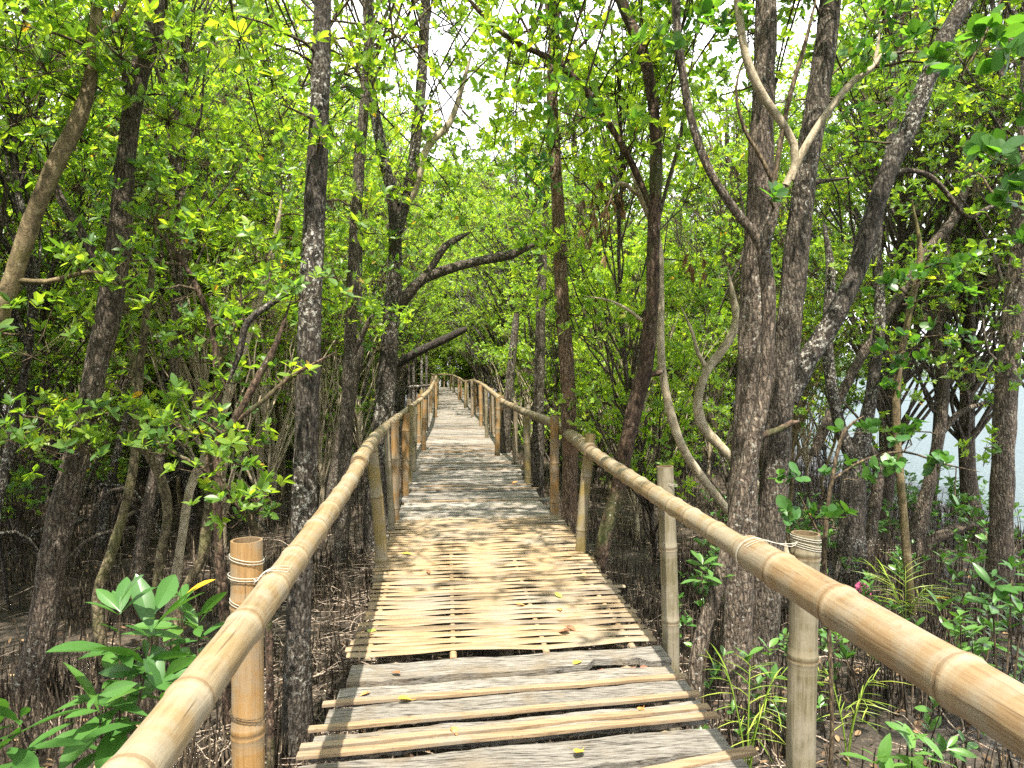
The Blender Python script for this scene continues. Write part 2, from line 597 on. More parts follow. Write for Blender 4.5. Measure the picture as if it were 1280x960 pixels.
def slat_material(name, a, bcol, ccol):
    m, nt, b, out = new_mat(name)
    v = coords(nt, (1.4, 34, 34))
    vo = coords(nt, (1, 1, 1))
    g = ntex(nt, v, 2.6, 6, .7)
    at = node(nt, 'Attribute', attribute_name='tone')
    c = ramp(nt, g, [(.34, a), (.5, bcol), (.68, ccol)]).outputs[0]
    var = ramp(nt, at.outputs['Fac'], [(0, (.38, .36, .34)), (.3, (.72, .7, .68)), (.6, (.98, .95, .9)), (1, (1.25, 1.15, 1.0))]).outputs[0]
    c = mixc(nt, 1.0, c, var, 'MULTIPLY')
    c = mixc(nt, ramp(nt, ntex(nt, vo, 2.6, 6, .65), [(.47, g3(0)), (.66, g3(.75))]).outputs[0], c, (.2, .175, .14))
    c = mixc(nt, ramp(nt, ntex(nt, vo, 26, 5, .7), [(.6, g3(0)), (.7, g3(.7))]).outputs[0], c, (.11, .08, .05))
    nt.links.new(c, b.inputs['Base Color'])
    b.inputs['Roughness'].default_value = .62
    b.inputs['Specular IOR Level'].default_value = .3
    bump(nt, b, g, .35, .004)
    return m


M['slat'] = slat_material('split_bamboo', (.13, .09, .05), (.245, .18, .105), (.34, .265, .17))
M['batten'] = slat_material('bamboo_batten', (.14, .095, .055), (.26, .185, .115), (.34, .255, .17))


def simple(name, col, rough=.6, spec=.4):
    m, nt, b, out = new_mat(name)
    v = coords(nt, (1, 1, 1))
    c = mixc(nt, ntex(nt, v, 30, 3), tuple(x * .75 for x in col), tuple(min(1, x * 1.2) for x in col))
    nt.links.new(c, b.inputs['Base Color'])
    b.inputs['Roughness'].default_value = rough
    b.inputs['Specular IOR Level'].default_value = spec
    return m


M['string'] = simple('white_string', (.36, .34, .29), .7)
M['pink'] = simple('pink_plastic', (.5, .1, .22), .4)
M['redwood'] = simple('broken_red_wood', (.2, .085, .055), .8)
M['root'] = bark('breathing_root', (.02, .015, .01), (.1, .075, .052), (.28, .225, .165), bstr=.2, tonevar=True)


def mud():
    m, nt, b, out = new_mat('dark_mud')
    v = coords(nt, (1, 1, 1), False)
    n1 = ntex(nt, v, 1.3, 6, .65)
    n2 = ntex(nt, v, 24, 5, .7)
    c = ramp(nt, n1, [(.35, (.014, .01, .007)), (.55, (.032, .024, .016)), (.72, (.07, .052, .036))]).outputs[0]
    c = mixc(nt, ramp(nt, n2, [(.5, g3(0)), (.7, g3(.6))]).outputs[0], c, (.17, .125, .085))
    nt.links.new(c, b.inputs['Base Color'])
    r = ramp(nt, n1, [(.4, g3(.14)), (.55, g3(.8))]).outputs[0]
    nt.links.new(r, b.inputs['Roughness'])
    bump(nt, b, n2, .8, .04)
    return m


M['mud'] = mud()


def water_mat():
    m, nt, b, out = new_mat('river_water')
    v = coords(nt, (1, 2.6, 1), False)
    n1 = ntex(nt, v, 2.2, 4, .6)
    nt.nodes.remove(b)
    d = node(nt, 'BsdfDiffuse')
    d.inputs[0].default_value = (.055, .08, .09, 1)
    g = node(nt, 'BsdfGlossy')
    g.inputs['Roughness'].default_value = .3
    bp = node(nt, 'Bump')
    bp.inputs['Strength'].default_value = .8
    bp.inputs['Distance'].default_value = .4
    nt.links.new(n1, bp.inputs['Height'])
    nt.links.new(bp.outputs[0], g.inputs['Normal'])
    lw = node(nt, 'LayerWeight')
    lw.inputs['Blend'].default_value = .2
    nt.links.new(bp.outputs[0], lw.inputs['Normal'])
    k = node(nt, 'Math', operation='MULTIPLY_ADD', i_1=.5, i_2=.03, use_clamp=True)
    nt.links.new(lw.outputs['Fresnel'], k.inputs[0])
    mx = node(nt, 'MixShader')
    nt.links.new(k.outputs[0], mx.inputs[0])
    nt.links.new(d.outputs[0], mx.inputs[1])
    nt.links.new(g.outputs[0], mx.inputs[2])
    nt.links.new(mx.outputs[0], out.inputs[0])
    return m


M['water'] = water_mat()
M['far_leaf'] = leaf_mat('far_bank_leaf', [(0, (.05, .09, .04)), (.6, (.1, .16, .06)), (1, (.16, .22, .08))], (1.5, 1.6, .9), .3)

# ------------------------------------------------------------------ ground and water
def make_ground():
    xs = np.concatenate([np.linspace(-600, -40, 15)[:-1], np.linspace(-40, -8, 41)[:-1], np.linspace(-8, 16, 121)[:-1], np.linspace(16, 40, 31)[:-1], np.linspace(40, 600, 15)])
    ys = np.concatenate([np.linspace(-600, -20, 12)[:-1], np.linspace(-20, 0, 31)[:-1], np.linspace(0, 24, 121)[:-1], np.linspace(24, 80, 41)[:-1], np.linspace(80, 800, 15)])
    X, Yg = np.meshgrid(xs, ys)
    Z = np.array([[gz(x, y) for x in xs] for y in ys])
    mb = MB()
    nx, ny = len(xs), len(ys)
    idx = np.arange(nx * ny).reshape(ny, nx)
    q = np.stack([idx[:-1, :-1], idx[:-1, 1:], idx[1:, 1:], idx[1:, :-1]], -1).reshape(-1, 4)
    mb.add(np.stack([X, Yg, Z], -1).reshape(-1, 3), q, None, 0, .5, True)
    return tag(mb.build('ground', M['mud']), 'dark mangrove mud under the trees', 'ground', kind='structure')


make_ground()
mb = MB()
mb.add([(5, -700, -1.0), (1500, -700, -1.0), (1500, 2000, -1.0), (5, 2000, -1.0)], [(0, 1, 2, 3)], None, 0)
tag(mb.build('water', M['water']), 'pale rippled river water beyond the trees', 'water', kind='structure')


# wooded far bank across the river
mb = MB()
n = 26000
py = rng.uniform(-120, 420, n)
px_ = 150 + 18 * np.sin(py * .02) + rng.random(n) * 14
top = 5.5 + 2.2 * np.sin(py * .13) + 1.6 * np.sin(py * .31 + 1) + 1.2 * np.sin(py * .77)
pz = -1 + (top + 1) * rng.random(n) ** .8
mb.leaves(np.stack([px_, py, pz], -1), rng.normal(size=(n, 3)), rng.normal(size=(n, 3)), rng.uniform(.7, 1.5, n), 1.5, T_ELL, 0)
tag(mb.build('treeline', M['far_leaf']), 'distant wooded bank across the river', 'treeline', kind='stuff')


# ------------------------------------------------------------------ boardwalk
def deck_c(y):
    return float(np.interp(y, [0, 4, 10, 17, 37, 46], [.29, .32, .27, .24, .05, 0]))


def deck_z(y):
    return float(np.interp(y, [0, 10, 17, 37, 46], [0, 0, .11, .36, .42]))


walk = thing('boardwalk', 'raised boardwalk of weathered grey planks with a woven bamboo slat section', 'boardwalk', (0.3, 0, 0))


def plank_geo(mb, x0, x1, yc, w, skew, zt, th, jag=.006, tone=.5, notch=None, nseg=14):
    """a worn board across the walk; skew = forward offset from its left to its right end"""
    t = np.linspace(0, 1, nseg)
    x = x0 + (x1 - x0) * t
    cy = yc + skew * (t - .5)
    f = cy + w / 2 + np.array([rnd.uniform(-jag, jag) for _ in t])
    n = cy - w / 2 + np.array([rnd.uniform(-jag, jag) for _ in t])
    if notch:
        for k, tt in enumerate(t):
            if notch[0] < tt < notch[1]:
                n[k] += notch[2] * rnd.uniform(.75, 1.1)
    z = zt + np.array([(.004 if w > .08 else .0015) * math.sin(k * 18 / nseg + yc * 9) for k in range(nseg)])
    top = np.concatenate([np.stack([x, n, z], -1), np.stack([x, f, z], -1)])
    V = np.concatenate([top, top - np.array((0, 0, th))])
    a = np.arange(nseg - 1)
    N, F, N2, F2 = a, a + nseg, a + 2 * nseg, a + 3 * nseg
    q = np.concatenate([np.stack([N, N + 1, F + 1, F], -1), np.stack([N2, F2, F2 + 1, N2 + 1], -1), np.stack([N, N2, N2 + 1, N + 1], -1), np.stack([F, F + 1, F2 + 1, F2], -1)])
    e = nseg - 1
    q = np.vstack([q, [(0, nseg, 3 * nseg, 2 * nseg)], [(e, e + 2 * nseg, e + 3 * nseg, e + nseg)]])
    mb.add(V, q, None, 0, tone)


def part_plank(name, mat, x0, x1, yc, w, skew, zt, th, **kw):
    c = ((x0 + x1) / 2, yc, zt)
    mb = MB()
    plank_geo(mb, x0, x1, yc, w, skew, zt, th, **kw)
    return mb.build(name, mat, walk, loc=(c[0] - .3, c[1], c[2]), offset=c)


# near boards: (y centre, width, skew, x0, x1)
near = [(0.25, .17, .14, -.6, 1.18), (.45, .18, .13, -.58, 1.2), (.66, .19, .15, -.6, 1.17), (.87, .18, .13, -.57, 1.19), (1.08, .19, .14, -.6, 1.18), (1.29, .19, .13, -.61, 1.16),
        (1.51, .19, .14, -.58, 1.2), (1.72, .19, .15, -.6, 1.17), (1.94, .2, .14, -.59, 1.18), (2.16, .19, .15, -.6, 1.17), (2.38, .19, .15, -.58, 1.18), (2.6, .185, .15, -.57, 1.17), (2.825, .195, .16, -.58, 1.16),
        (3.085, .145, .17, -.56, 1.17), (3.325, .15, .15, -.54, 1.18), (3.525, .125, .14, -.52, 1.16), (3.76, .2, .12, -.5, 1.19)]
for i, (yc, w, sk, x0, x1) in enumerate(near):
    notch = (.74, .93, .085) if i == len(near) - 1 else None
    pl = part_plank('plank', M['plank'], x0, x1, yc, w, sk, 0.0, .035, jag=.007, notch=notch, nseg=30)
    if notch:
        pl['label'] = 'grey plank with a rotten notch broken out of its edge'
for (yc, w, sk, x0, x1, zt) in [(3.43, .04, .15, -.575, 1.2, .014), (3.215, .04, .18, -.595, 1.19, .014), (3.075, .04, .2, -.6, 1.19, .014), (3.005, .042, .19, -.6, 1.2, .013),
                                (2.71, .05, .16, .6, 1.24, .014), (2.2, .05, .15, -.6, 1.2, .016)]:
    part_plank('batten', M['batten'], x0, x1, yc, w, sk, zt, .014, jag=.0012)
bw = MB()
for k in range(5):
    c = (.8 + k * .06, 3.7 + .008 * k, -.045)
    s = rnd.uniform(.012, .02)
    v = np.array([(-s * 1.6, -s, -s), (s * 1.6, -s * .8, -s), (s * 1.4, s, -s), (-s, s * 1.1, -s), (-s * 1.2, -s * .7, s * .6), (s * 1.5, -s, s * .3), (s, s, s * .8), (-s * .8, s * .8, s * .5)]) + np.array(c)
    bw.add(v, [(0, 3, 2, 1), (4, 5, 6, 7), (0, 1, 5, 4), (1, 2, 6, 5), (2, 3, 7, 6), (3, 0, 4, 7)], None, 0)
o = bw.build('broken_wood', M['redwood'], walk, loc=(-.3, 0, 0))
o['label'] = 'reddish splintered wood showing through the hole in a plank'

# woven split-bamboo section
mat_mb = MB()
RIBS = [-.43, .03, .54, 1.03]
y = 3.95
i = 0
while y < 7.42:
    pitch = rnd.choice([.036, .04, .044, .05, .056])
    w = pitch * rnd.uniform(.96, 1.16)
    x0 = -.535 + rnd.gauss(0, .013) + .03 * math.sin(y * 3)
    x1 = 1.17 + rnd.gauss(0, .013)
    if rnd.random() < .05: x1 += .06
    if rnd.random() < .04: x0 -= .06
    n = 38
    t = np.linspace(0, 1, n)
    x = x0 + (x1 - x0) * t
    ph = math.pi * (i % 2)
    wv = np.cos((x - .03) / .5 * math.pi + ph)
    half = np.cos((x - .03) / .5 * 2 * math.pi)
    zc = .014 + .0055 * wv + .003 * np.sin(x * 7 + i)
    cy = y + .007 * wv * half + .006 * np.sin(x * 4.2 + .4 * math.sin(i * .21)) * math.sin(i * .13) + .003 * np.sin(x * 9 + i * 1.7) + rnd.gauss(0, .01) * (t - .5) + .05 * (t - .5)
    ww = w / 2 * (1 + .06 * np.sin(x * 9 + i))
    prof = [(-1, -.003), (-.6, .004), (0, .006), (.6, .004), (1, -.003), (.8, -.006), (-.8, -.006)]
    V = np.stack([np.stack([x, cy + a * ww, zc + b], -1) for a, b in prof], 1)
    k = len(prof)
    idx = np.arange(n * k).reshape(n, k)
    j = (np.arange(k) + 1) % k
    q = np.stack([idx[:-1], idx[1:], idx[1:][:, j], idx[:-1][:, j]], -1).reshape(-1, 4)
    tone = min(1, max(0, rnd.gauss(.55, .27)))
    mat_mb.add(V.reshape(-1, 3), q, None, 0, tone)
    for e in (0, n - 1):
        mat_mb.add(V[e], [(0, 1, 2, 3), (0, 3, 4, 5)] if e else [(3, 2, 1, 0), (5, 4, 3, 0)], [(0, 5, 6)], 0, tone)
    y += pitch
    i += 1
for rx in RIBS:
    yy = np.arange(3.84 + abs(rx) * .06, 7.46, .02)
    z = .0055 - .002 * np.cos(np.arange(len(yy)) * .9)
    for s in (-.02, .02):
        pass
    V = np.stack([np.stack([np.full(len(yy), rx + a), yy, z + b], -1) for a, b in ((-.018, -.004), (-.01, .005), (.01, .005), (.018, -.004))], 1)
    idx = np.arange(len(yy) * 4).reshape(-1, 4)
    q = np.concatenate([np.stack([idx[:-1, a], idx[:-1, a + 1], idx[1:, a + 1], idx[1:, a]], -1) for a in range(3)])
    mat_mb.add(V.reshape(-1, 3), q, None, 0, .75)
    mat_mb.add(V[0], [(0, 3, 2, 1)], None, 0, .7)
o = mat_mb.build('slat_mat', M['slat'], walk, loc=(-.3, 0, 0))
o['label'] = 'sunlit woven section of split tan bamboo slats'

# boards beyond the mat
yy = 7.55
count = 0
rest = MB()
while yy < 46:
    w = rnd.uniform(.11, .2)
    if yy > 22: w = rnd.uniform(.16, .26)
    c = deck_c(yy)
    x0 = c - .83 + rnd.gauss(0, .04)
    x1 = c + .85 + rnd.gauss(0, .045)
    sk = rnd.gauss(.02, .045)
    zt = deck_z(yy) + rnd.uniform(-.008, .008)
    if count < 68:
        part_plank('plank', M['plank'], x0, x1, yy, w, sk, zt, .03, jag=.008, tone=rnd.uniform(.2, 1), nseg=16)
    else:
        plank_geo(rest, x0, x1, yy, w, sk, zt, .03, jag=.008, tone=rnd.uniform(.2, 1), nseg=8)
    if rnd.random() < .16 and count < 68:
        part_plank('batten', M['batten'], x0 + rnd.uniform(0, .3), x1 + .04, yy + w / 2, .04, sk, zt + .015, .012, jag=.003, nseg=6)
    yy += w + rnd.uniform(.008, .03)
    count += 1
o = rest.build('planking', M['plank'], walk, loc=(-.3, 0, 0))
o['kind'] = 'stuff'
# bearers and piles under the deck
for sx in (-.6, .02, .64):
    ys = np.arange(-1, 46.5, 1.0)
    mb = MB()
    pts = [(deck_c(v) + sx, v, deck_z(v) - .085 + .006 * math.sin(v * 2 + sx), .042) for v in ys]
    mb.tube(pts, 8, rough=.08)
    mb.build('bearer', M['post_old'], walk, loc=(-.3, 0, 0))
for v in np.arange(.6, 24, 2.4):
    for sx in (-.62, .62):
        mb = MB()
        x = deck_c(v) + sx
        mb.tube([(x, v + .12, gz(x, v) - .2, .045), (x, v + .12, deck_z(v) - .13, .042)], 10)
        mb.build('support_post', M['post_old'], walk, loc=(-.3, 0, 0))


# ------------------------------------------------------------------ bamboo poles
def bamboo_rows(path, r0, r1, node_gap, seed):
    """rows of (x,y,z,r,tone) with swollen nodes; path rows (x,y,z)"""
    pr = random.Random(seed)
    p = np.asarray(path, float)
    c = catmull(np.hstack([p, np.zeros((len(p), 1))]), .05)[:, :3]
    s = np.concatenate([[0], np.cumsum(np.linalg.norm(np.diff(c, axis=0), axis=1))])
    Ltot = s[-1]
    nodes = []
    k = pr.uniform(.1, .5) * node_gap
    while k < Ltot - .02:
        nodes.append(k)
        k += node_gap * pr.uniform(.8, 1.2)
    marks = [(0, 1, .5)]
    for a in nodes:
        marks += [(a - .05, .995, .42), (a - .028, 1.0, .2), (a - .014, 1.045, .12), (a - .006, 1.085, .6), (a, 1.0, 1.0), (a + .006, 1.075, .7), (a + .016, 1.035, .15), (a + .04, .99, .3)]
    for a, b in zip(nodes[:-1], nodes[1:]):
        for f in (.3, .5, .7):
            marks.append((a + (b - a) * f, .98 + pr.uniform(-.006, .006), .5))
    marks.append((Ltot, 1, .5))
    marks = sorted(m for m in marks if 0 <= m[0] <= Ltot)
    out = []
    for a, f, tone in marks:
        q = [np.interp(a, s, c[:, i]) for i in range(3)]
        out.append((*q, (r0 + (r1 - r0) * a / Ltot) * f, tone))
    return np.array(out)


def bamboo_tube(mb, rows, sides, hollow_top=False, hollow_start=False):
    p = rows[:, :4]
    n = len(p)
    c = p[:, :3]
    # tube with per-ring tone
    tan = nrm(np.gradient(c, axis=0))
    a0 = np.array((1.0, 0, 0))
    nx = nrm(a0 - tan[0] * np.dot(a0, tan[0]))
    ang = np.arange(sides) / sides * 2 * math.pi
    V = []
    for i in range(n):
        nx = nrm(nx - tan[i] * np.dot(nx, tan[i]))
        b = np.cross(tan[i], nx)
        V.append(c[i] + p[i, 3] * (np.cos(ang)[:, None] * nx + np.sin(ang)[:, None] * b))
    V = np.array(V)
    idx = np.arange(n * sides).reshape(n, sides)
    j = (np.arange(sides) + 1) % sides
    q = np.stack([idx[:-1], idx[:-1][:, j], idx[1:][:, j], idx[1:]], -1)
    tone = np.repeat((rows[:-1, 4] + rows[1:, 4]) / 2, sides)
    mb.add(V.reshape(-1, 3), q.reshape(-1, 4), None, 0, tone, True)
    for e, o, hol in ((0, -1, hollow_start), (n - 1, 1, hollow_top)):
        ax = tan[e] * o
        ring = V[e]
        ce = c[e]
        if hol:
            inner = ce + (ring - ce) * .84
            deep = inner - ax * .06
            k = np.arange(sides)
            vv = np.vstack([ring, inner, deep, [ce - ax * .06]])
            qq = np.concatenate([np.stack([k, j, j + sides, k + sides], -1), np.stack([k + sides, j + sides, j + 2 * sides, k + 2 * sides], -1)])
            tt = np.stack([k + 2 * sides, j + 2 * sides, np.full(sides, 3 * sides)], -1)
            if o < 0:
                qq, tt = qq[:, ::-1], tt[:, ::-1]
            mb.add(vv, qq, tt, 0, .9)
        else:
            k = np.arange(sides)
            vv = np.vstack([ring, [ce]])
            tt = np.stack([k, j, np.full(sides, sides)], -1)
            mb.add(vv, None, tt if o > 0 else tt[:, ::-1], 0, .9)


def rail_pole(parent, path, r0, r1, mat, seed, gap=.34, sides=20):
    mb = MB()
    bamboo_tube(mb, bamboo_rows(path, r0, r1, gap, seed), sides)
    c = np.asarray(path[0], float)
    return mb.build('rail', mat, parent, offset=None)


def bamboo_post(parent, x, y, ztop, r, mat, lean=(0, 0), seed=0, zb=None):
    zb = gz(x, y) - .15 if zb is None else zb
    mb = MB()
    h = ztop - zb
    path = [(-lean[0] * (h - .8) * .3, -lean[1] * .2, 0), (0, 0, h * .55), (lean[0], lean[1], h)]
    bamboo_tube(mb, bamboo_rows(path, r * 1.04, r * .97, .42, seed), 18 if y < 12 else 10, hollow_top=True)
    return mb.build('post', mat, parent, loc=(x, y, zb))


def tie(parent, c, ax, r, turns=2, mat=None):
    """a string loop round axis ax"""
    ax = nrm(np.asarray(ax, float))
    u = nrm(np.cross(ax, (0.3, .2, 1) if abs(ax[2]) < .8 else (1, 0, 0)))
    v = np.cross(ax, u)
    t = np.linspace(0, 2 * math.pi * turns, 24 * turns)
    pts = [(*(np.asarray(c) + r * (math.cos(a) * u + math.sin(a) * v) + ax * (.008 * a / 6.28 + .012 * math.sin(a))), .0012) for a in t]
    mb = MB()
    mb.tube(pts, 5)
    return mb.build('tie', mat or M['string'], parent)


left = thing('bamboo_railing', 'bamboo railing on the walk\'s left edge, its pole bending in a shallow curve', 'railing')
right = thing('bamboo_railing', 'bamboo railing on the walk\'s right edge with a thick orange pole end', 'railing')
rail_pole(left, [(-.47, -.6, .91), (-.475, .5, .915), (-.485, 1.12, .92), (-.495, 2.04, .925), (-.505, 3.0, .94), (-.515, 3.8, .955), (-.535, 4.6, .985)], .045, .042, M['rail'], 3)
rail_pole(left, [(-.53, 4.35, .99), (-.555, 5.1, 1.0), (-.6, 6.2, .985), (-.615, 8, .965), (-.6, 10.8, .945), (-.55, 13.0, .955), (-.5, 14.6, .965)], .047, .04, M['rail'], 5)
rail_pole(left, [(-.51, 14.3, .99), (-.43, 17.3, 1.04), (-.42, 20, 1.1), (-.44, 25, 1.16), (-.47, 30, 1.22), (-.6, 36, 1.25), (-.9, 40, 1.3)], .05, .05, M['rail'], 6, gap=.5, sides=10)
rail_pole(right, [(1.17, -.6, .83), (1.165, .6, .835), (1.16, 1.5, .84), (1.155, 2.3, .847), (1.152, 2.66, .85)], .069, .065, M['rail_warm'], 8, gap=.42)
rail_pole(right, [(1.152, 2.6, .846), (1.155, 3.6, .85), (1.165, 4.8, .86), (1.19, 6.1, .87)], .047, .051, M['rail'], 10, gap=.3)
rail_pole(right, [(1.185, 5.85, .876), (1.26, 8.36, .9), (1.13, 10.7, .925), (1.0, 12.2, .97), (.93, 13.2, 1.0)], .062, .05, M['rail'], 11)
rail_pole(right, [(.95, 13, 1.02), (.935, 15.5, 1.08), (.93, 18, 1.13), (.86, 20, 1.19), (.8, 22, 1.2)], .05, .045, M['rail'], 13, gap=.45, sides=10)
rail_pole(right, [(.82, 21.8, 1.23), (.65, 27, 1.1), (.55, 31, 1.16), (.42, 36, 1.2), (.2, 41, 1.24), (-.4, 46, 1.24), (-2.5, 47, 1.24)], .045, .045, M['rail'], 14, gap=.5, sides=10)

MATS_P = ['post_orange', 'post_olive', 'post_grey', 'post_old', 'post_orange']
bamboo_post(left, -.575, 2.12, 1.06, .046, M['post_orange'], (0, 0), 21)
bamboo_post(left, -.525, 5.74, .97, .05, M['post_olive'], (-.075, 0), 22)
bamboo_post(left, -.535, 6.9, .99, .03, M['post_grey'], (-.05, .05), 23)
bamboo_post(left, -.53, 7.35, 1.03, .045, M['post_orange'], (0, 0), 24)
for k, v in enumerate([9.0, 9.9, 10.9, 12.4, 13.4, 14.6, 16.0, 17.6, 19.2, 21, 22.8, 24.5, 26.5, 28.5, 31, 33.5, 36]):
    xr = float(np.interp(v, [8, 10.8, 14.2, 17.3, 20, 30, 36], [-.615, -.6, -.5, -.43, -.42, -.47, -.6]))
    zr = float(np.interp(v, [8, 10.8, 14.2, 17.3, 20, 30, 36], [.965, .945, .965, 1.04, 1.1, 1.22, 1.25]))
    bamboo_post(left, xr + rnd.choice([-.09, -.085, .085]) * (1 if v > 9 else 1), v, zr + rnd.uniform(.03, .12), rnd.uniform(.04, .05), M[MATS_P[k % 5]], (rnd.uniform(-.04, .04), 0), 30 + k)
o = bamboo_post(right, 1.285, 2.5, .955, .052, M['post_grey'], (.012, 0), 51)
bamboo_post(right, 1.255, 3.95, 1.005, .048, M['post_grey'], (-.035, 0), 52)
bamboo_post(right, 1.13, 5.99, 1.01, .046, M['post_olive'], (.075, 0), 53)
bamboo_post(right, 1.14, 7.6, 1.05, .05, M['post_orange'], (.0, 0), 54)
for k, v in enumerate([9.75, 10.9, 11.9, 12.6, 13.3, 14.4, 15.4, 16.2, 17, 18, 18.9, 20, 21.2, 22.4, 23.6, 25, 26.5, 28, 30, 32, 34, 36.5, 39, 42]):
    xr = float(np.interp(v, [8.36, 10.7, 13, 18, 22, 27, 36, 41, 46], [1.26, 1.13, .93, .93, .8, .65, .42, .2, -.4]))
    zr = float(np.interp(v, [8.36, 10.7, 13, 18, 22, 27, 36, 46], [.9, .925, 1.0, 1.13, 1.21, 1.1, 1.2, 1.24]))
    bamboo_post(right, xr + (.095 if k % 3 else -.09), v, zr + rnd.uniform(-.02, .1), rnd.uniform(.04, .052), M[MATS_P[(k + 1) % 5]], (rnd.uniform(-.04, .04), 0), 60 + k)
for k in range(6):
    bamboo_post(right, -.2 - k * .45, 46.7, 1.24, .04, M[MATS_P[k % 5]], (0, 0), 90 + k)
# strings
tie(left, (-.575, 2.12, 1.0), (0, 0, 1), .0472, 2)
tie(left, (-.575, 2.12, .95), (-.12, 0, 1), .049, 2)
tie(left, (-.575, 2.12, .87), (.08, 0, 1), .0485, 2)
tie(left, (-.575, 2.12, .55), (0, 0, 1), .0485, 2, M['twig'])
mb = MB()
for q in range(3):
    mb.tube(catmull([(-.545, 2.08, .945 + q * .006, .0016), (-.535, 2.07, .955, .0018), (-.52, 2.09, .973, .0018), (-.497, 2.1 + q * .02, .976, .0014), (-.46, 2.13 + q * .03, .962, .0012)], .01), 5)
mb.build('tie', M['string'], left)
tie(left, (-.54, 4.5, .986), (0, 1, .03), .0535, 3)
tie(right, (1.297, 2.5, .9), (0.03, 0, 1), .0525, 3)
tie(right, (1.297, 2.5, .93), (-.03, 0, 1), .0525, 2)
mb = MB()
for q in range(2):
    mb.tube(catmull([(1.25, 2.47, .93, .0018), (1.23, 2.47, .925 - q * .01, .0018), (1.19, 2.5, .92, .0016), (1.15, 2.54 + q * .02, .922, .0014), (1.1, 2.56 + q * .02, .895, .0012)], .01), 5)
mb.build('tie', M['string'], right)
tie(right, (1.15, 2.6, .85), (.02, 1, 0), .0685, 2)
tie(right, (1.24, 3.95, .9), (.03, 0, 1), .05, 2)
tie(right, (1.165, 4.8, .86), (0, 1, 0), .051, 2)


# ------------------------------------------------------------------ foliage
def rosettes(mb, centers, axes, nl, L, tmpl, mat, tone0=.0, tone1=1.0, tilt=(5, 60), wscale=1.0, smooth=False):
    n = len(centers)
    if n == 0:
        return
    axes = nrm(axes)
    ref = np.where(np.abs(axes[:, 2:3]) > .9, np.array([[1.0, 0, 0]]), np.array([[0, 0, 1.0]]))
    u = nrm(np.cross(axes, ref))
    v = np.cross(axes, u)
    ang = rng.random((n, 1)) * 6.28 + np.arange(nl)[None] * 2.4 + rng.normal(0, .25, (n, nl))
    ti = np.radians(rng.uniform(tilt[0], tilt[1], (n, nl)))
    rad = np.cos(ang)[..., None] * u[:, None] + np.sin(ang)[..., None] * v[:, None]
    d = np.cos(ti)[..., None] * rad + np.sin(ti)[..., None] * axes[:, None]
    d = d + rng.normal(0, .12, d.shape)
    pos = centers[:, None] + axes[:, None] * (rng.random((n, nl, 1)) * L * .5)
    up = axes[:, None] + rng.normal(0, .35, d.shape)
    tone = np.clip(rng.random((n, 1)) * .55 + rng.random((n, nl)) * .45, 0, 1)
    tone = tone0 + (tone1 - tone0) * tone
    # the odd yellowing leaf
    LL = L * rng.uniform(.45, 1.22, n * nl)
    mb.leaves(pos.reshape(-1, 3), d.reshape(-1, 3), up.reshape(-1, 3), LL, wscale, tmpl, mat, tone.reshape(-1), smooth)


def clump(mb, c, rad, nros, L, tmpl=T_ELL, mat=0, twigmat=None, nl=7, flat=.6, src=None, tone0=0., tone1=1., droop=0., twig_r=.004, wscale=1.0, smooth=False):
    c = np.asarray(c, float)
    d = nrm(rng.normal(size=(nros, 3)))
    rr = rad * rng.random((nros, 1)) ** .5
    off = d * rr * np.array([[1, 1, flat]])
    pos = c + off
    ax = nrm(off) * .55 + np.array([[0, 0, .75 - droop]]) + rng.normal(0, .3, (nros, 3))
    rosettes(mb, pos, ax, nl, L, tmpl, mat, tone0, tone1, wscale=wscale, smooth=smooth)
    if twigmat is not None:
        s = c - np.array([0, 0, rad * .35]) if src is None else np.asarray(src, float)
        for p, a in zip(pos, nrm(ax)):
            mid = (s + p) / 2 + rng.normal(0, rad * .1, 3) - np.array([0, 0, .12 * rad])
            e = p + a * L * .3
            mb.tube([(*s, twig_r), (*mid, twig_r * .8), (*e, twig_r * .5)], 3, twigmat, .5, cap=False)


def limb(mb, a, b, r0, r1, sag=0.0, wob=.08, sides=6, mat=0, n=5):
    a, b = np.asarray(a, float), np.asarray(b, float)
    L = np.linalg.norm(b - a)
    pts = []
    for k in range(n + 1):
        t = k / n
        p = a + (b - a) * t
        if 0 < k < n:
            p = p + rng.normal(0, wob * L / 2.2, 3) * .5
        p[2] += sag * math.sin(math.pi * t) * L
        pts.append((*p, r0 + (r1 - r0) * t))
    pts = catmull(pts, max(.12, L / 12))
    mb.tube(pts, sides, mat, .5, rough=.06, nscale=5)
    return pts


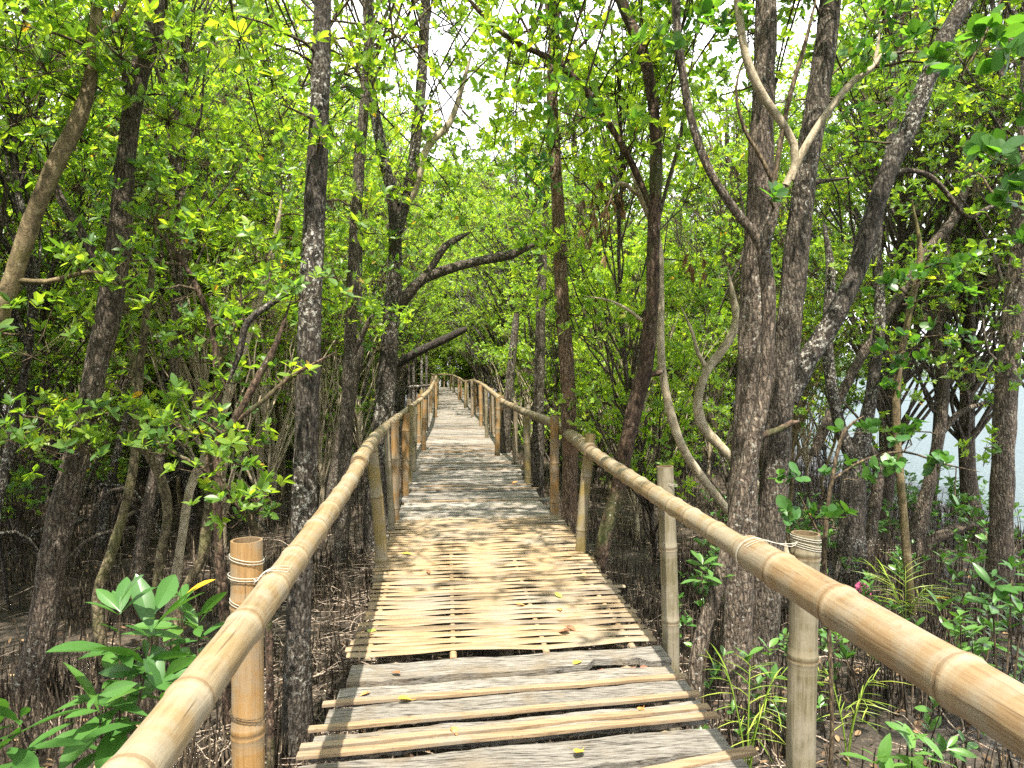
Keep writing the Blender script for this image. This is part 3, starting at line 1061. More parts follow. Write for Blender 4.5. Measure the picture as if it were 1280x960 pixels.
def make_tree(name, label, cat, H, zc0, Rc, r_tr, nclump, nros, L, barkm, leafm, lean=(0, 0), fork=0, tmpl=T_ELL, group=None, stilts=0, crook=.25, crad=(.35, .6), twig=True, tone=(0, 1)):
    root = thing(name, label, cat, (0, 0, 0), group)
    tb, cb = MB(), MB()
    pts = []
    n = 8
    ox = oy = 0
    for k in range(n + 1):
        t = k / n
        pts.append((lean[0] * t + ox, lean[1] * t + oy, -.15 + (H * .93 + .15) * t, r_tr * (1.0 - .72 * t) * (1.25 if k == 0 else 1)))
        ox += rng.normal(0, crook * .35)
        oy += rng.normal(0, crook * .35)
        ox *= .8; oy *= .8
    tr = catmull(pts, .28)
    tb.tube(tr, 9, 0, .5, rough=.12, nscale=5)
    for k in range(fork):
        i0 = int(len(tr) * rng.uniform(.15, .45))
        a = tr[i0]
        ang = rng.random() * 6.28
        b = (a[0] + math.cos(ang) * Rc * .7, a[1] + math.sin(ang) * Rc * .7, H * rng.uniform(.75, .95))
        limb(tb, a[:3], b, a[3] * .7, .02, wob=.1, sides=7)
    for k in range(stilts):
        ang = rng.random() * 6.28
        z0 = rng.uniform(.3, 1.0)
        dd = rng.uniform(.6, 1.3)
        p = [(0, 0, z0, .025), (math.cos(ang) * dd * .5, math.sin(ang) * dd * .5, z0 * .85, .02), (math.cos(ang) * dd, math.sin(ang) * dd, -.1, .016)]
        tb.tube(catmull(p, .12), 5, 0, .5)
    # crown clusters
    for k in range(nclump):
        z = zc0 + (H - zc0) * rng.random() ** .85
        t = (z - zc0) / (H - zc0)
        rmax = Rc * (.45 + .75 * math.sin(math.pi * min(1, .12 + .8 * t)))
        ang = rng.random() * 6.28
        rr = rmax * math.sqrt(rng.random())
        tz = np.interp(z * .93, tr[:, 2], np.arange(len(tr)))
        bx = tr[int(tz)]
        c = np.array((bx[0] + math.cos(ang) * rr, bx[1] + math.sin(ang) * rr, z))
        i0 = int(max(1, min(len(tr) - 2, tz - (rr * .9 + .2) / .28)))
        a = tr[i0]
        limb(tb, a[:3], c, min(a[3] * .5, .012 + .012 * rr), .005, sag=.06, wob=.12, sides=5, n=4)
        clump(cb, c, rng.uniform(*crad), nros, L, tmpl, 0, 1 if twig else None, 7, tone0=tone[0], tone1=tone[1])
    tb.build('trunk', [barkm], root)
    cb.build('crown', [leafm, M['twig']], root)
    return root


G_BACK = 'trees filling the mangrove forest'
protos_tall, protos_sap, protos_pole = [], [], []
for k in range(5):
    protos_tall.append(make_tree('mangrove_tree', 'x', 'tree', rng.uniform(8, 11), rng.uniform(2.2, 3.4), rng.uniform(1.7, 2.3), rng.uniform(.07, .13), 104, 21, .08,
                                 M[['bark_grey', 'bark_dark', 'bark_brown', 'bark_grey', 'bark_dark'][k]], M[['leaf', 'leaf_sun', 'leaf', 'leaf_sun', 'leaf'][k]], (rng.normal(0, .6), rng.normal(0, .6)), fork=1))
for k in range(6):
    protos_sap.append(make_tree('mangrove_sapling', 'x', 'tree', rng.uniform(3.6, 5.4), rng.uniform(1.7, 2.3) if k < 3 else rng.uniform(.4, 1.0), rng.uniform(.8, 1.15), rng.uniform(.022, .038), 48, 19, .074,
                                M[['bark_olive', 'bark_brown', 'bark_pale', 'bark_brown', 'bark_grey', 'bark_grey'][k]], M[['leaf', 'leaf', 'leaf_sun', 'leaf_sun', 'leaf', 'leaf_sun'][k]], (rng.normal(0, .5), rng.normal(0, .5)), fork=2 if k < 3 else 1, crad=(.25, .45)))
for k in range(4):
    protos_pole.append(make_tree('slender_mangrove', 'x', 'tree', rng.uniform(7, 9), rng.uniform(3.5, 4.5), rng.uniform(1.0, 1.4), rng.uniform(.045, .075), 42, 20, .076,
                                 M[['bark_grey', 'bark_dark', 'bark_moss', 'bark_brown'][k]], M[['leaf', 'leaf_sun', 'leaf', 'leaf'][k]], (rng.normal(0, .7), rng.normal(0, .7)), stilts=4 if k != 2 else 0, crook=.35))

used = {}


def place(protos, x, y, s=None, lab=None, grp=None, bias=None):
    k = rnd.randrange(len(protos)) if bias is None else bias[rnd.randrange(len(bias))]
    p = protos[k]
    loc = (x, y, gz(x, y))
    rz = rnd.uniform(0, 6.28)
    s = s or rnd.uniform(.85, 1.2)
    sc = (s * rnd.uniform(.9, 1.1), s)
    if p.name not in used:
        used[p.name] = 1
        p.location = loc
        p.rotation_euler = (0, 0, rz)
        p.scale = (sc[0], sc[0], sc[1])
        p['label'] = lab
        p['group'] = grp
        return p
    return dup(p, loc, rz, sc, lab, grp)


placed = []


def free(x, y, d):
    for (a, b, r) in placed:
        if (a - x) ** 2 + (b - y) ** 2 < (max(d, r) if False else d) ** 2:
            return False
    return True


def scatter(protos, n, xr, yr, dmin, side, kindlab, grp, smin=.85, smax=1.2, corridor=1.6, bias=None):
    done = 0
    for _ in range(n * 30):
        if done >= n:
            break
        y = yr[0] + (yr[1] - yr[0]) * rnd.random() ** .9
        x = rnd.uniform(*xr)
        cw = corridor + (.7 if (protos is protos_tall and y > 15) else 0)
        if abs(x - deck_c(y)) < cw and y < 47.5:
            continue
        if x > shore_x(y) - .6:
            continue
        # keep inside the view wedge (with a margin)
        px = 640 + 900 * math.tan(math.atan2(x, y) - R(5.14)) if y > .5 else 0
        if px < -260 or px > 1540:
            continue
        if px > 1040 and y < 32 and protos is not protos_tall:
            continue
        if not free(x, y, dmin):
            continue
        placed.append((x, y, dmin))
        place(protos, x, y, rnd.uniform(smin, smax), kindlab, grp, bias)
        done += 1


# ------------------------------------------------------------------ the trees one can tell apart
def stem_pts(pix, Y):
    out = []
    for p in pix:
        d = p[3] if len(p) > 3 else Y
        q = P(p[0], p[1], d)
        out.append((*q, p[2] * (.68 if p[2] > 50 else .76 if p[2] > 13 else .9) / 2 * d / 900))
    return out


def key_tree(name, label, cat, Y, stems, barkm, sprays=(), leafm='leaf', root_i=0, base=True, tops=(), crown_top=True, tmpl=None, leafL=.085, hi=False, branch_mats=None, sides=16, group=None, rough=.13, tone=(0, 1)):
    """stems: pixel polylines from base upward; the first is the trunk, others become branches"""
    tmpl = tmpl or (T_ELL_HI if hi else T_ELL)
    pts0 = stem_pts(stems[0], Y)
    b = np.array(pts0[0])
    if base:
        g = gz(b[0], b[1])
        if b[2] > g + .03:
            pts0 = [(b[0] + rnd.uniform(-.03, .03), b[1], g, b[3] * 1.12), *pts0] if b[2] > g + .35 else [(b[0], b[1], g, b[3] * 1.1), *pts0[1:]] if len(pts0) > 2 else [(b[0], b[1], g, b[3] * 1.1), *pts0]
        b = np.array(pts0[0])
        g = gz(b[0], b[1])
        pts0 = [(b[0], b[1], g - .2, b[3] * 1.3), (b[0], b[1], g + .0, b[3] * 1.2), (b[0] + (pts0[1][0] - b[0]) * .1, b[1], g + .14, b[3] * 1.06), *[p for p in pts0[1:] if p[2] > g + .25]]
        org = np.array((b[0], b[1], g))
    else:
        org = np.array(pts0[0][:3])
    root = thing(name, label, cat, tuple(org), group)
    cb = MB()
    allp = []
    for i, s in enumerate(stems):
        pts = pts0 if i == 0 else stem_pts(s, Y)
        if i in tops:           # carry on above the frame
            a, c = np.array(pts[-1]), np.array(pts[-2])
            d = nrm(a[:3] - c[:3]) * .6 + np.array((0, 0, .6))
            d = nrm(d)
            h = max(1.2, (7.0 - a[2]) * .8)
            for f in (.33, .66, 1.0):
                q = a[:3] + d * h * f + rng.normal(0, .12, 3)
                pts.append((*q, a[3] * (1 - .6 * f)))
        if i not in tops and 'broken' not in label:
            pts[-1] = (*pts[-1][:3], pts[-1][3] * .35)
        rs = catmull(pts, .06 if Y < 7 else .12)
        allp.append(rs)
        mb = MB()
        rmax = max(p[3] for p in pts)
        sd = sides if rmax > .035 else 8
        mb.tube(rs, sd, 0, .5, rough=rough, nscale=7 if rmax > .05 else 14)
        bm = (branch_mats or {}).get(i, barkm)
        mb.build('trunk' if i == 0 else 'branch', [M[bm]], root, offset=org)
        if i in tops and crown_top:
            e = rs[-1][:3]
            for k in range(30):
                ang = rnd.uniform(0, 6.28)
                rr = 1.8 * math.sqrt(rnd.random())
                c = e + np.array((math.cos(ang) * rr, math.sin(ang) * rr + .4, rnd.uniform(-3.2, .9)))
                if c[1] < Y + .15 and c[2] < CAM_H + .56 * max(c[1], 1): continue
                i0 = max(0, len(rs) - 1 - int(rnd.uniform(5, 22)))
                limb(cb, rs[i0][:3], c, .016, .005, sag=.05, sides=4, mat=1, n=3)
                clump(cb, c, rnd.uniform(.35, .6), 11, leafL * 1.1, T_ELL, 0, 1, tone0=tone[0], tone1=tone[1])
    ap = np.vstack(allp)
    for sp in sprays:
        px, py, d, rad, nros = sp[:5]
        c = P(px, py, d)
        dist = np.linalg.norm(ap[:, :3] - c, axis=1) + np.maximum(0, ap[:, 2] - c[2]) * .5
        a = ap[int(np.argmin(dist))]
        if len(sp) > 5 and sp[5] is not None:
            a = np.array((*P(*sp[5]), .006))
        limb(cb, a[:3], c, min(a[3] * .8, .011), .004, sag=.05, sides=5, mat=1, n=4, wob=.1)
        clump(cb, c, rad * (1.05 if hi else 1.15), int(nros * (1.15 if hi else 1.8)), leafL, tmpl, 0, 1, flat=.65, tone0=tone[0], tone1=tone[1], smooth=hi, twig_r=.003)
    if cb.n:
        cb.build('crown', [M[leafm], M['twig']], root, offset=org)
    placed.append((org[0], org[1], 1))
    return root


# straight lichen trunk left of the walk
key_tree('mangrove_tree', 'straight dark trunk speckled with white lichen close to the walk\'s left railing', 'tree', 4.25,
         [[(372, 935, 44), (373, 800, 40), (380, 600, 38), (386, 430, 38), (392, 290, 35), (398, 170, 32), (402, 60, 29), (404, -40, 28)],
          [(388, 345, 10), (350, 372, 9), (310, 402, 10), (300, 440, 9), (285, 480, 8)]],
         'bark_dark', [(330, 50, 4.0, .3, 12), (350, 130, 4.0, .22, 7), (430, 70, 4.4, .3, 12), (400, 170, 4.0, .12, 4), (440, 260, 4.6, .25, 8), (330, 300, 4.3, .3, 10), (420, 380, 4.6, .25, 7), (300, 20, 3.8, .3, 10)], 'leaf', tops=(0,), leafL=.075, hi=True)
# leaning forked brown trunk
key_tree('mangrove_tree', 'leaning brown tree that forks low, left of the lichen trunk', 'tree', 5.0,
         [[(36, 920, 44), (50, 800, 42), (68, 690, 40), (86, 600, 34), (105, 530, 30), (122, 450, 34), (138, 380, 38), (150, 290, 36), (158, 200, 28), (168, 120, 28), (190, 40, 30), (205, -40, 26)],
          [(72, 690, 24), (86, 650, 20), (97, 600, 18), (108, 555, 16), (112, 500, 15)],
          [(138, 365, 16), (118, 320, 14), (95, 280, 13), (72, 240, 10), (60, 190, 8)],
          [(160, 110, 14), (150, 60, 11), (120, 10, 10), (100, -40, 8)]],
         'bark_brown', [(60, 180, 4.8, .4, 14), (20, 120, 4.6, .4, 14), (100, 100, 4.6, .35, 12), (210, 120, 5, .4, 14), (230, 40, 4.8, .4, 14), (150, 30, 4.6, .35, 12), (60, 40, 4.6, .4, 14), (190, 230, 5, .35, 10), (110, 540, 4.6, .28, 10), (60, 545, 4.8, .3, 12), (30, 520, 5, .3, 9), (160, 520, 4.7, .25, 7)],
         'leaf', tops=(0,), leafL=.085)
# olive branch curving in from the left frame
key_tree('mangrove_tree', 'smooth olive trunk without forks curving up left of the leaning brown tree', 'tree', 4.4,
         [[(-90, 760, 34), (-60, 600, 30), (-25, 460, 28), (8, 370, 27), (40, 275, 25), (70, 205, 24), (98, 150, 23), (112, 100, 19), (118, 40, 17), (122, -30, 16)],
          [(113, 60, 9), (140, 30, 8), (165, -10, 7)],
          [(20, 350, 8), (60, 352, 7), (110, 340, 6), (150, 345, 4)]],
         'bark_olive', [(150, 40, 4.3, .35, 12), (60, 60, 4.2, .35, 12), (20, 30, 4.2, .35, 12), (40, 420, 4.4, .3, 8), (130, 335, 4.3, .2, 5)], 'leaf', tops=(0,), leafL=.085)
# thin mossy stems on the left
S = [('thin mossy stem bowed to the left behind the tall seedling', 5.6, [(122, 745, 16), (140, 690, 16), (160, 620, 15), (170, 560, 14), (172, 500, 12), (178, 430, 10), (190, 340, 8), (196, 240, 7)], 'bark_moss'),
     ('thin mossy stem with an elbow at head height, left forest', 5.9, [(190, 770, 14), (200, 700, 15), (210, 640, 15), (198, 590, 16), (180, 558, 15), (172, 520, 11), (165, 440, 9), (150, 340, 8)], 'bark_moss'),
     ('thin pale grey stem leaning right over the seedlings', 6.0, [(205, 770, 12), (225, 690, 12), (238, 610, 12), (262, 560, 13), (290, 480, 14), (318, 390, 13), (340, 320, 11), (352, 250, 9)], 'bark_pale'),
     ('short crooked stem with a pale broken crook beside the orange post', 5.0, [(222, 775, 12), (232, 735, 14), (252, 700, 16), (258, 660, 18), (262, 630, 17), (268, 560, 10), (270, 480, 8), (300, 380, 7)], 'bark_moss'),
     ('slim reddish stem rising just left of the orange bamboo post', 4.6, [(285, 900, 12), (283, 800, 13), (276, 720, 13), (272, 640, 12), (270, 560, 11), (272, 480, 10), (262, 400, 8), (230, 330, 7), (190, 280, 6)], 'bark_red')]
for lab, Yk, st, bk in S:
    x, y, w = st[-1]
    key_tree('mangrove_sapling', lab, 'tree', Yk, [st], bk,
             [(x, y - 30, Yk, .35, 10), (x + 30, y + 20, Yk, .3, 8), (x - 40, y + 50, Yk - .2, .3, 8), (st[-3][0] + 25, st[-3][1], Yk - .2, .25, 7), (st[-2][0] - 30, st[-2][1] + 30, Yk - .2, .25, 6), (st[-4][0] + 20, st[-4][1], Yk - .15, .2, 4)], 'leaf', leafL=.075, sides=10)
# small bushy tree with dark stems left of centre
key_tree('mangrove_sapling', 'dark stemmed bushy sapling spreading branches behind the orange post', 'tree', 3.9,
         [[(335, 760, 10), (325, 690, 11), (312, 645, 12), (285, 615, 12), (262, 590, 11), (262, 565, 10), (290, 530, 10), (318, 480, 10), (345, 430, 8), (362, 380, 6)],
          [(262, 590, 7), (235, 575, 5), (205, 560, 4), (190, 545, 3)],
          [(290, 530, 7), (330, 500, 6), (365, 470, 6), (420, 440, 4)]],
         'bark_red', [(205, 555, 3.8, .14, 4), (255, 570, 3.7, .16, 6), (320, 610, 3.8, .2, 9), (300, 540, 3.8, .18, 6), (345, 470, 3.9, .18, 6), (240, 520, 3.8, .2, 7), (370, 360, 3.9, .2, 7), (300, 640, 3.7, .12, 5), (340, 625, 3.9, .14, 5), (230, 540, 4, .2, 6)], 'leaf', leafL=.075, hi=True, sides=10)
# tree over the walk with curved branch
key_tree('mangrove_tree', 'tall grey tree left of the walk with a thick branch reaching over it', 'tree', 9.0,
         [[(470, 640, 40), (478, 540, 34), (484, 460, 30), (490, 390, 27), (494, 330, 23), (492, 260, 19), (480, 200, 18), (468, 140, 17), (462, 90, 15), (455, -20, 14)],
          [(492, 390, 20), (508, 370, 19), (530, 348, 17), (562, 336, 16), (600, 326, 15), (640, 318, 13), (672, 304, 11)],
          [(532, 346, 11), (545, 325, 10), (556, 308, 10), (572, 298, 9), (588, 290, 7)],
          [(497, 290, 17), (508, 245, 18), (518, 190, 18), (526, 110, 17), (531, 20, 16), (533, -30, 15)],
          [(478, 292, 7), (498, 268, 9), (518, 240, 10), (527, 205, 11), (536, 180, 9), (556, 162, 10), (568, 140, 8), (580, 100, 7), (590, 65, 6)],
          [(530, 195, 8), (545, 170, 7), (562, 158, 8)]],
         'bark_dark', [(660, 300, 8.8, .3, 8), (470, 330, 8.6, .5, 16), (430, 300, 8.8, .5, 14), (600, 90, 9, .5, 10), (520, 300, 8.8, .4, 8), (560, 60, 9, .5, 12), (440, 200, 9, .5, 14), (470, 420, 8.8, .4, 12), (440, 400, 8.8, .4, 12), (650, 255, 8.9, .2, 5), (560, 210, 9.8, .6, 16), (535, 265, 9.8, .5, 12), (585, 160, 10, .6, 12), (545, 120, 9.6, .5, 12), (610, 215, 11, .6, 12), (575, 265, 11, .5, 12)],
         'leaf', tops=(0, 3), leafL=.09, branch_mats={4: 'bark_pale', 5: 'bark_pale', 1: 'bark_grey', 2: 'bark_grey'})
key_tree('mangrove_tree', 'slim upright trunk between the lichen trunk and the tree with the curved branch', 'tree', 8.2,
         [[(425, 680, 22), (432, 560, 22), (437, 440, 20), (442, 330, 19), (448, 220, 18), (456, 120, 16), (462, 20, 14), (465, -30, 13)],
          [(437, 450, 9), (450, 425, 8), (462, 400, 7), (470, 390, 5)]],
         'bark_grey', [(420, 150, 8, .45, 12), (480, 60, 8.2, .45, 12), (420, 330, 8, .4, 10), (465, 395, 8, .3, 8), (415, 250, 8, .4, 10)], 'leaf_sun', tops=(0,))
key_tree('mangrove_tree', 'dark slim trunk right behind the far part of the left railing', 'tree', 10.5,
         [[(412, 640, 22), (425, 560, 20), (440, 490, 17), (450, 430, 15), (447, 360, 13), (452, 280, 12)]], 'bark_grey',
         [(450, 280, 10.4, .6, 16), (430, 240, 10.4, .6, 16), (470, 230, 10.4, .6, 14)], 'leaf')
# snapped log leaning across the walk
lg = MB()
LY = 17.0
pts = stem_pts([(476, 466, 15), (505, 450, 15), (520, 441, 16), (545, 429, 16), (566, 419, 15), (580, 412, 10), (584, 410, 4)], LY)
pts = [(*q[:3], q[3] * .85) for q in pts]
lg.tube(catmull(pts, .1), 12, 0, rough=.2, nscale=6)
M['bark_rot'] = bark('rotten_bark', (.012, .009, .007), (.04, .032, .026), (.1, .085, .07), lichen=.1)
log = thing('fallen_log', 'broken dark log leaning across beside the walk, propped on thin poles', 'log', pts[0][:3])
lg.build('log', [M['bark_rot']], log, offset=pts[0][:3])
for px, top, w in ((511, 446, 4), (527, 438, 4), (533, 436, 5), (517, 443, 3)):
    mb = MB()
    a = P(px, top, LY)
    mb.tube([(a[0], a[1], gz(a[0], a[1]) - .1, .035), (*a, .03)], 6)
    mb.build('prop_pole', [M['bark_dark']], log, offset=pts[0][:3])
mb = MB()
a, c = P(508, 484, LY), P(537, 482, LY)
mb.tube([(*a, .04), (*c, .04)], 6)
mb.build('cross_pole', [M['bark_dark']], log, offset=pts[0][:3])

# right of the walk
key_tree('mangrove_tree', 'upright trunk of flaking brown bark close behind the right railing', 'tree', 7.3,
         [[(712, 740, 28), (712, 640, 26), (712, 540, 26), (708, 450, 25), (702, 370, 24), (699, 290, 22), (694, 200, 20), (690, 110, 18), (694, 20, 16), (694, -40, 15)],
          [(700, 175, 8), (690, 140, 9), (700, 80, 8), (705, 20, 7)]],
         'bark_peel', [(650, 60, 7, .4, 12), (740, 90, 7.2, .35, 9), (660, 180, 7.2, .35, 8), (720, 30, 7, .4, 12), (745, 200, 7.4, .3, 8)], 'leaf_sun', tops=(0,), leafL=.09)
key_tree('mangrove_tree', 'red-brown tree with a bent mossy foot at the walk\'s right edge', 'tree', 5.9,
         [[(742, 790, 24), (748, 720, 23), (758, 660, 24), (772, 615, 26), (782, 560, 26), (796, 500, 27), (808, 450, 26), (815, 380, 23), (817, 300, 21), (820, 220, 21), (818, 150, 20), (810, 90, 19), (795, 45, 19), (776, 0, 18), (765, -40, 17)],
          [(815, 262, 9), (790, 205, 10), (758, 150, 10), (725, 105, 10), (690, 75, 9), (640, 50, 8), (600, 15, 7), (575, -15, 6)],
          [(812, 468, 9), (824, 466, 8), (830, 464, 7)],
          [(700, 85, 5), (740, 40, 4), (760, -5, 4)],
          [(802, 400, 5), (782, 385, 4), (760, 375, 3), (730, 370, 3)]],
         'bark_red', [(790, 60, 5.2, .3, 8), (850, 120, 5.6, .25, 6), (700, 40, 5.4, .35, 9), (620, 40, 5.6, .35, 9), (740, 130, 5.5, .3, 8), (795, 160, 5, .22, 6), (660, 110, 5.6, .3, 6), (830, 30, 5.4, .3, 8)],
         'leaf_sun', tops=(0,), leafL=.11, hi=True, branch_mats={0: 'bark_red', 4: 'bark_pale'})
# big double trunk
key_tree('mangrove_tree', 'big dark double trunk with rough bark right of the walk', 'tree', 4.9,
         [[(915, 905, 62), (920, 800, 58), (926, 680, 50), (932, 560, 46), (938, 440, 44), (945, 320, 42), (950, 220, 40), (954, 120, 38), (957, 20, 36), (958, -40, 34)],
          [(950, 880, 60, 5.0), (958, 740, 56, 5.0), (968, 600, 52, 5.0), (978, 480, 46, 5.0), (990, 370, 42, 5.0), (1000, 270, 40, 5.0), (1014, 170, 38, 5.0), (1032, 60, 36, 5.0), (1045, -40, 34, 5.0)],
          [(985, 500, 34, 5.0), (1010, 450, 34, 5.0), (1038, 405, 34, 5.0), (1066, 350, 32, 5.0), (1088, 280, 31, 5.0), (1110, 215, 30, 5.0), (1140, 150, 30, 5.0), (1165, 85, 29, 5.0), (1190, 30, 28, 5.0), (1225, -20, 26, 5.0)],
          [(1094, 262, 8, 5.0), (1110, 222, 9, 5.0), (1135, 213, 8, 5.0), (1165, 222, 8, 5.0), (1190, 250, 7, 5.0), (1210, 272, 7, 5.0), (1240, 258, 6, 5.0), (1285, 252, 5, 5.0)],
          [(992, 235, 9, 5.0), (1025, 227, 7, 5.0), (1062, 222, 6, 5.0)]],
         'bark_brown', [(1090, 30, 5.3, .3, 7), (1240, 50, 5.2, .35, 7), (1240, 280, 5, .3, 5), (1200, 200, 5.3, .25, 5), (900, 120, 5.2, .3, 6), (1060, 180, 5.4, .3, 6)], 'leaf', tops=(0, 1, 2), leafL=.085, hi=True, sides=22, branch_mats={1: 'bark_grey', 2: 'bark_dark'})
# sinuous pale tree in front of it
key_tree('mangrove_tree', 'slim sinuous tree with pale forked limbs in front of the double trunk', 'tree', 4.0,
         [[(868, 845, 24), (876, 800, 26), (890, 755, 26), (905, 705, 24), (922, 640, 26), (940, 560, 28), (955, 490, 24), (960, 420, 22), (960, 360, 24), (955, 310, 22), (964, 275, 20), (980, 232, 20)],
          [(957, 318, 18), (940, 290, 17), (918, 262, 16), (895, 228, 15), (876, 188, 15), (862, 140, 14), (853, 90, 14), (847, 40, 14), (843, -30, 13)],
          [(982, 232, 14), (994, 205, 14), (992, 180, 14), (975, 150, 14), (955, 122, 13), (938, 88, 12), (928, 50, 12), (922, 0, 11), (922, -30, 11)],
          [(988, 225, 11), (1000, 196, 11), (1018, 165, 11), (1042, 130, 10), (1068, 100, 9), (1090, 85, 9), (1102, 70, 8), (1125, 66, 6), (1180, 64, 4)],
          [(1092, 84, 6), (1097, 60, 5), (1100, 35, 4)],
          [(950, 545, 12), (972, 538, 10), (990, 528, 9), (1000, 527, 8)],
          [(975, 245, 7), (950, 195, 6), (930, 160, 5), (920, 110, 4), (935, 60, 4)],
          [(965, 240, 9), (985, 130, 7), (1005, 60, 7), (1020, 0, 6)]],
         'bark_olive', [(1090, 60, 3.8, .12, 4), (1140, 60, 3.8, .15, 4), (1180, 75, 3.7, .12, 4), (920, 30, 4, .2, 5), (840, 40, 4, .2, 5), (960, 250, 3.9, .08, 2)],
         'leaf_deep', tops=(1, 2), leafL=.085, tmpl=T_ROUND_HI, hi=True, sides=18, branch_mats={0: 'bark_brown', 1: 'bark_brown', 2: 'bark_pale', 3: 'bark_pale', 4: 'bark_pale', 5: 'bark_red', 6: 'twig', 7: 'twig'})
# pale twisted stems
key_tree('mangrove_tree', 'pale bare stem curving from behind the red-brown tree to the ground', 'tree', 6.2,
         [[(960, 720, 16), (935, 670, 16), (905, 632, 15), (880, 600, 15), (856, 565, 15), (842, 530, 15), (832, 490, 14), (826, 440, 14), (825, 360, 12), (822, 300, 11), (800, 240, 14), (790, 215, 12)],
          [(800, 245, 8), (775, 228, 6), (762, 250, 4), (750, 290, 3)]],
         'bark_pale', [(750, 200, 6.4, .3, 7), (860, 330, 6.4, .3, 8)], 'leaf_sun', sides=12)
key_tree('mangrove_tree', 'pale twisted limb with an S bend beside the double trunk', 'tree', 6.6,
         [[(1000, 720, 15), (960, 630, 15), (930, 590, 16), (905, 563, 17), (880, 535, 18), (872, 510, 17), (875, 485, 16), (885, 460, 16), (905, 435, 15), (920, 405, 13), (918, 380, 10), (910, 340, 8)],
          [(884, 462, 8), (872, 440, 6), (865, 415, 5), (850, 380, 4)]],
         'bark_pale', [(880, 360, 6.8, .4, 10), (860, 380, 6.8, .35, 8), (930, 330, 7, .4, 8)], 'leaf', sides=12)
key_tree('mangrove_tree', 'thick dark stump-like trunk behind the near right post', 'tree', 7.4,
         [[(1062, 745, 52), (1064, 690, 48), (1066, 630, 44), (1070, 580, 40), (1082, 530, 24), (1092, 470, 20), (1100, 390, 18), (1096, 300, 16), (1110, 200, 14), (1120, 100, 13), (1125, -30, 12)],
          [(1070, 590, 20), (1052, 540, 20), (1040, 490, 20), (1034, 420, 18), (1038, 340, 16), (1030, 280, 14)]],
         'bark_dark', [(1090, 420, 7.4, .4, 10), (1130, 330, 7.4, .45, 12), (1040, 330, 7.6, .4, 8), (1120, 480, 7.4, .35, 9)], 'leaf', tops=(0,))
key_tree('mangrove_tree', 'brown slanting trunk beside the stump-like tree, right of the near right post', 'tree', 7.9,
         [[(1085, 735, 18), (1090, 660, 18), (1098, 590, 19), (1085, 560, 16), (1040, 540, 4)],
          [(1016, 570, 18), (1040, 515, 17), (1068, 462, 16), (1095, 415, 15), (1130, 360, 13), (1165, 305, 14), (1190, 278, 13), (1205, 240, 12), (1215, 190, 11), (1225, 130, 10), (1232, 40, 9)]],
         'bark_brown', [(1160, 380, 7.8, .45, 12), (1200, 330, 7.8, .4, 10), (1240, 140, 7.8, .45, 10), (1180, 440, 7.6, .4, 10), (1230, 400, 7.8, .4, 10)], 'leaf')
key_tree('mangrove_tree', 'leaning brown trunk with a low side limb, at the water\'s edge', 'tree', 8.6,
         [[(1144, 715, 28), (1150, 670, 26), (1158, 620, 22), (1168, 575, 20), (1176, 530, 18), (1180, 480, 17), (1172, 420, 14), (1180, 340, 12), (1190, 250, 10)],
          [(1152, 690, 22), (1172, 672, 20), (1195, 662, 18), (1212, 655, 14), (1222, 657, 10)],
          [(1178, 540, 9), (1200, 515, 9), (1228, 505, 7), (1270, 490, 5)]],
         'bark_brown', [(1190, 440, 8.6, .5, 14), (1150, 400, 8.6, .5, 12), (1230, 480, 8.6, .45, 10), (1110, 540, 8.4, .4, 9), (1250, 350, 8.8, .5, 12)], 'leaf')
key_tree('mangrove_tree', 'straight grey-brown trunk standing alone before the water, nearest the right edge', 'tree', 6.6,
         [[(1248, 810, 44), (1250, 720, 40), (1252, 640, 36), (1254, 560, 36), (1258, 480, 36), (1266, 400, 36), (1275, 320, 34), (1284, 200, 32), (1290, 60, 30), (1295, -40, 28)]],
         'bark_brown', [(1240, 470, 6.4, .35, 8), (1230, 560, 6.4, .25, 6), (1290, 420, 6.4, .35, 9), (1220, 220, 6.6, .4, 10), (1250, 330, 6.4, .4, 10)], 'leaf', tops=(0,))
key_tree('mangrove_tree', 'slim dark upright trunk beside the flaking bark trunk', 'tree', 10.0,
         [[(670, 640, 22), (672, 560, 20), (674, 480, 18), (676, 400, 16), (678, 330, 15), (682, 250, 13)]], 'bark_grey', [(680, 250, 10, .6, 16), (650, 330, 10, .4, 8), (720, 240, 10, .5, 12)], 'leaf')
key_tree('mangrove_tree', 'short broken trunk with a pale bare top, right of the walk in the distance', 'tree', 13.0,
         [[(632, 540, 18), (636, 490, 15), (641, 440, 11), (646, 392, 9)]], 'bark_grey', sides=10)

# large round-leaved sprays hanging near the camera on the right
key_tree('round_leaf_shrub', 'round-leaved shrub growing up behind the near right post', 'shrub', 3.6,
         [[(1040, 900, 6), (1035, 760, 7), (1030, 690, 7), (1040, 600, 6), (1055, 540, 5), (1080, 520, 4)],
          [(1035, 690, 4), (1015, 650, 3), (1000, 620, 3)],
          [(1040, 600, 4), (1080, 575, 4), (1130, 565, 3), (1180, 580, 3), (1225, 590, 2)]],
         'twig', [(1005, 640, 3.5, .1, 4), (1000, 600, 3.5, .1, 3), (1040, 650, 3.4, .1, 4), (1110, 565, 3.5, .13, 4), (1140, 545, 3.5, .12, 4), (1175, 580, 3.5, .1, 4), (1070, 530, 3.6, .12, 3), (1190, 640, 3.5, .05, 1), (1060, 590, 3.6, .1, 3)],
         'leaf_seed', leafL=.07, tmpl=T_ROUND_HI, hi=True, sides=8, tone=(0, .85))
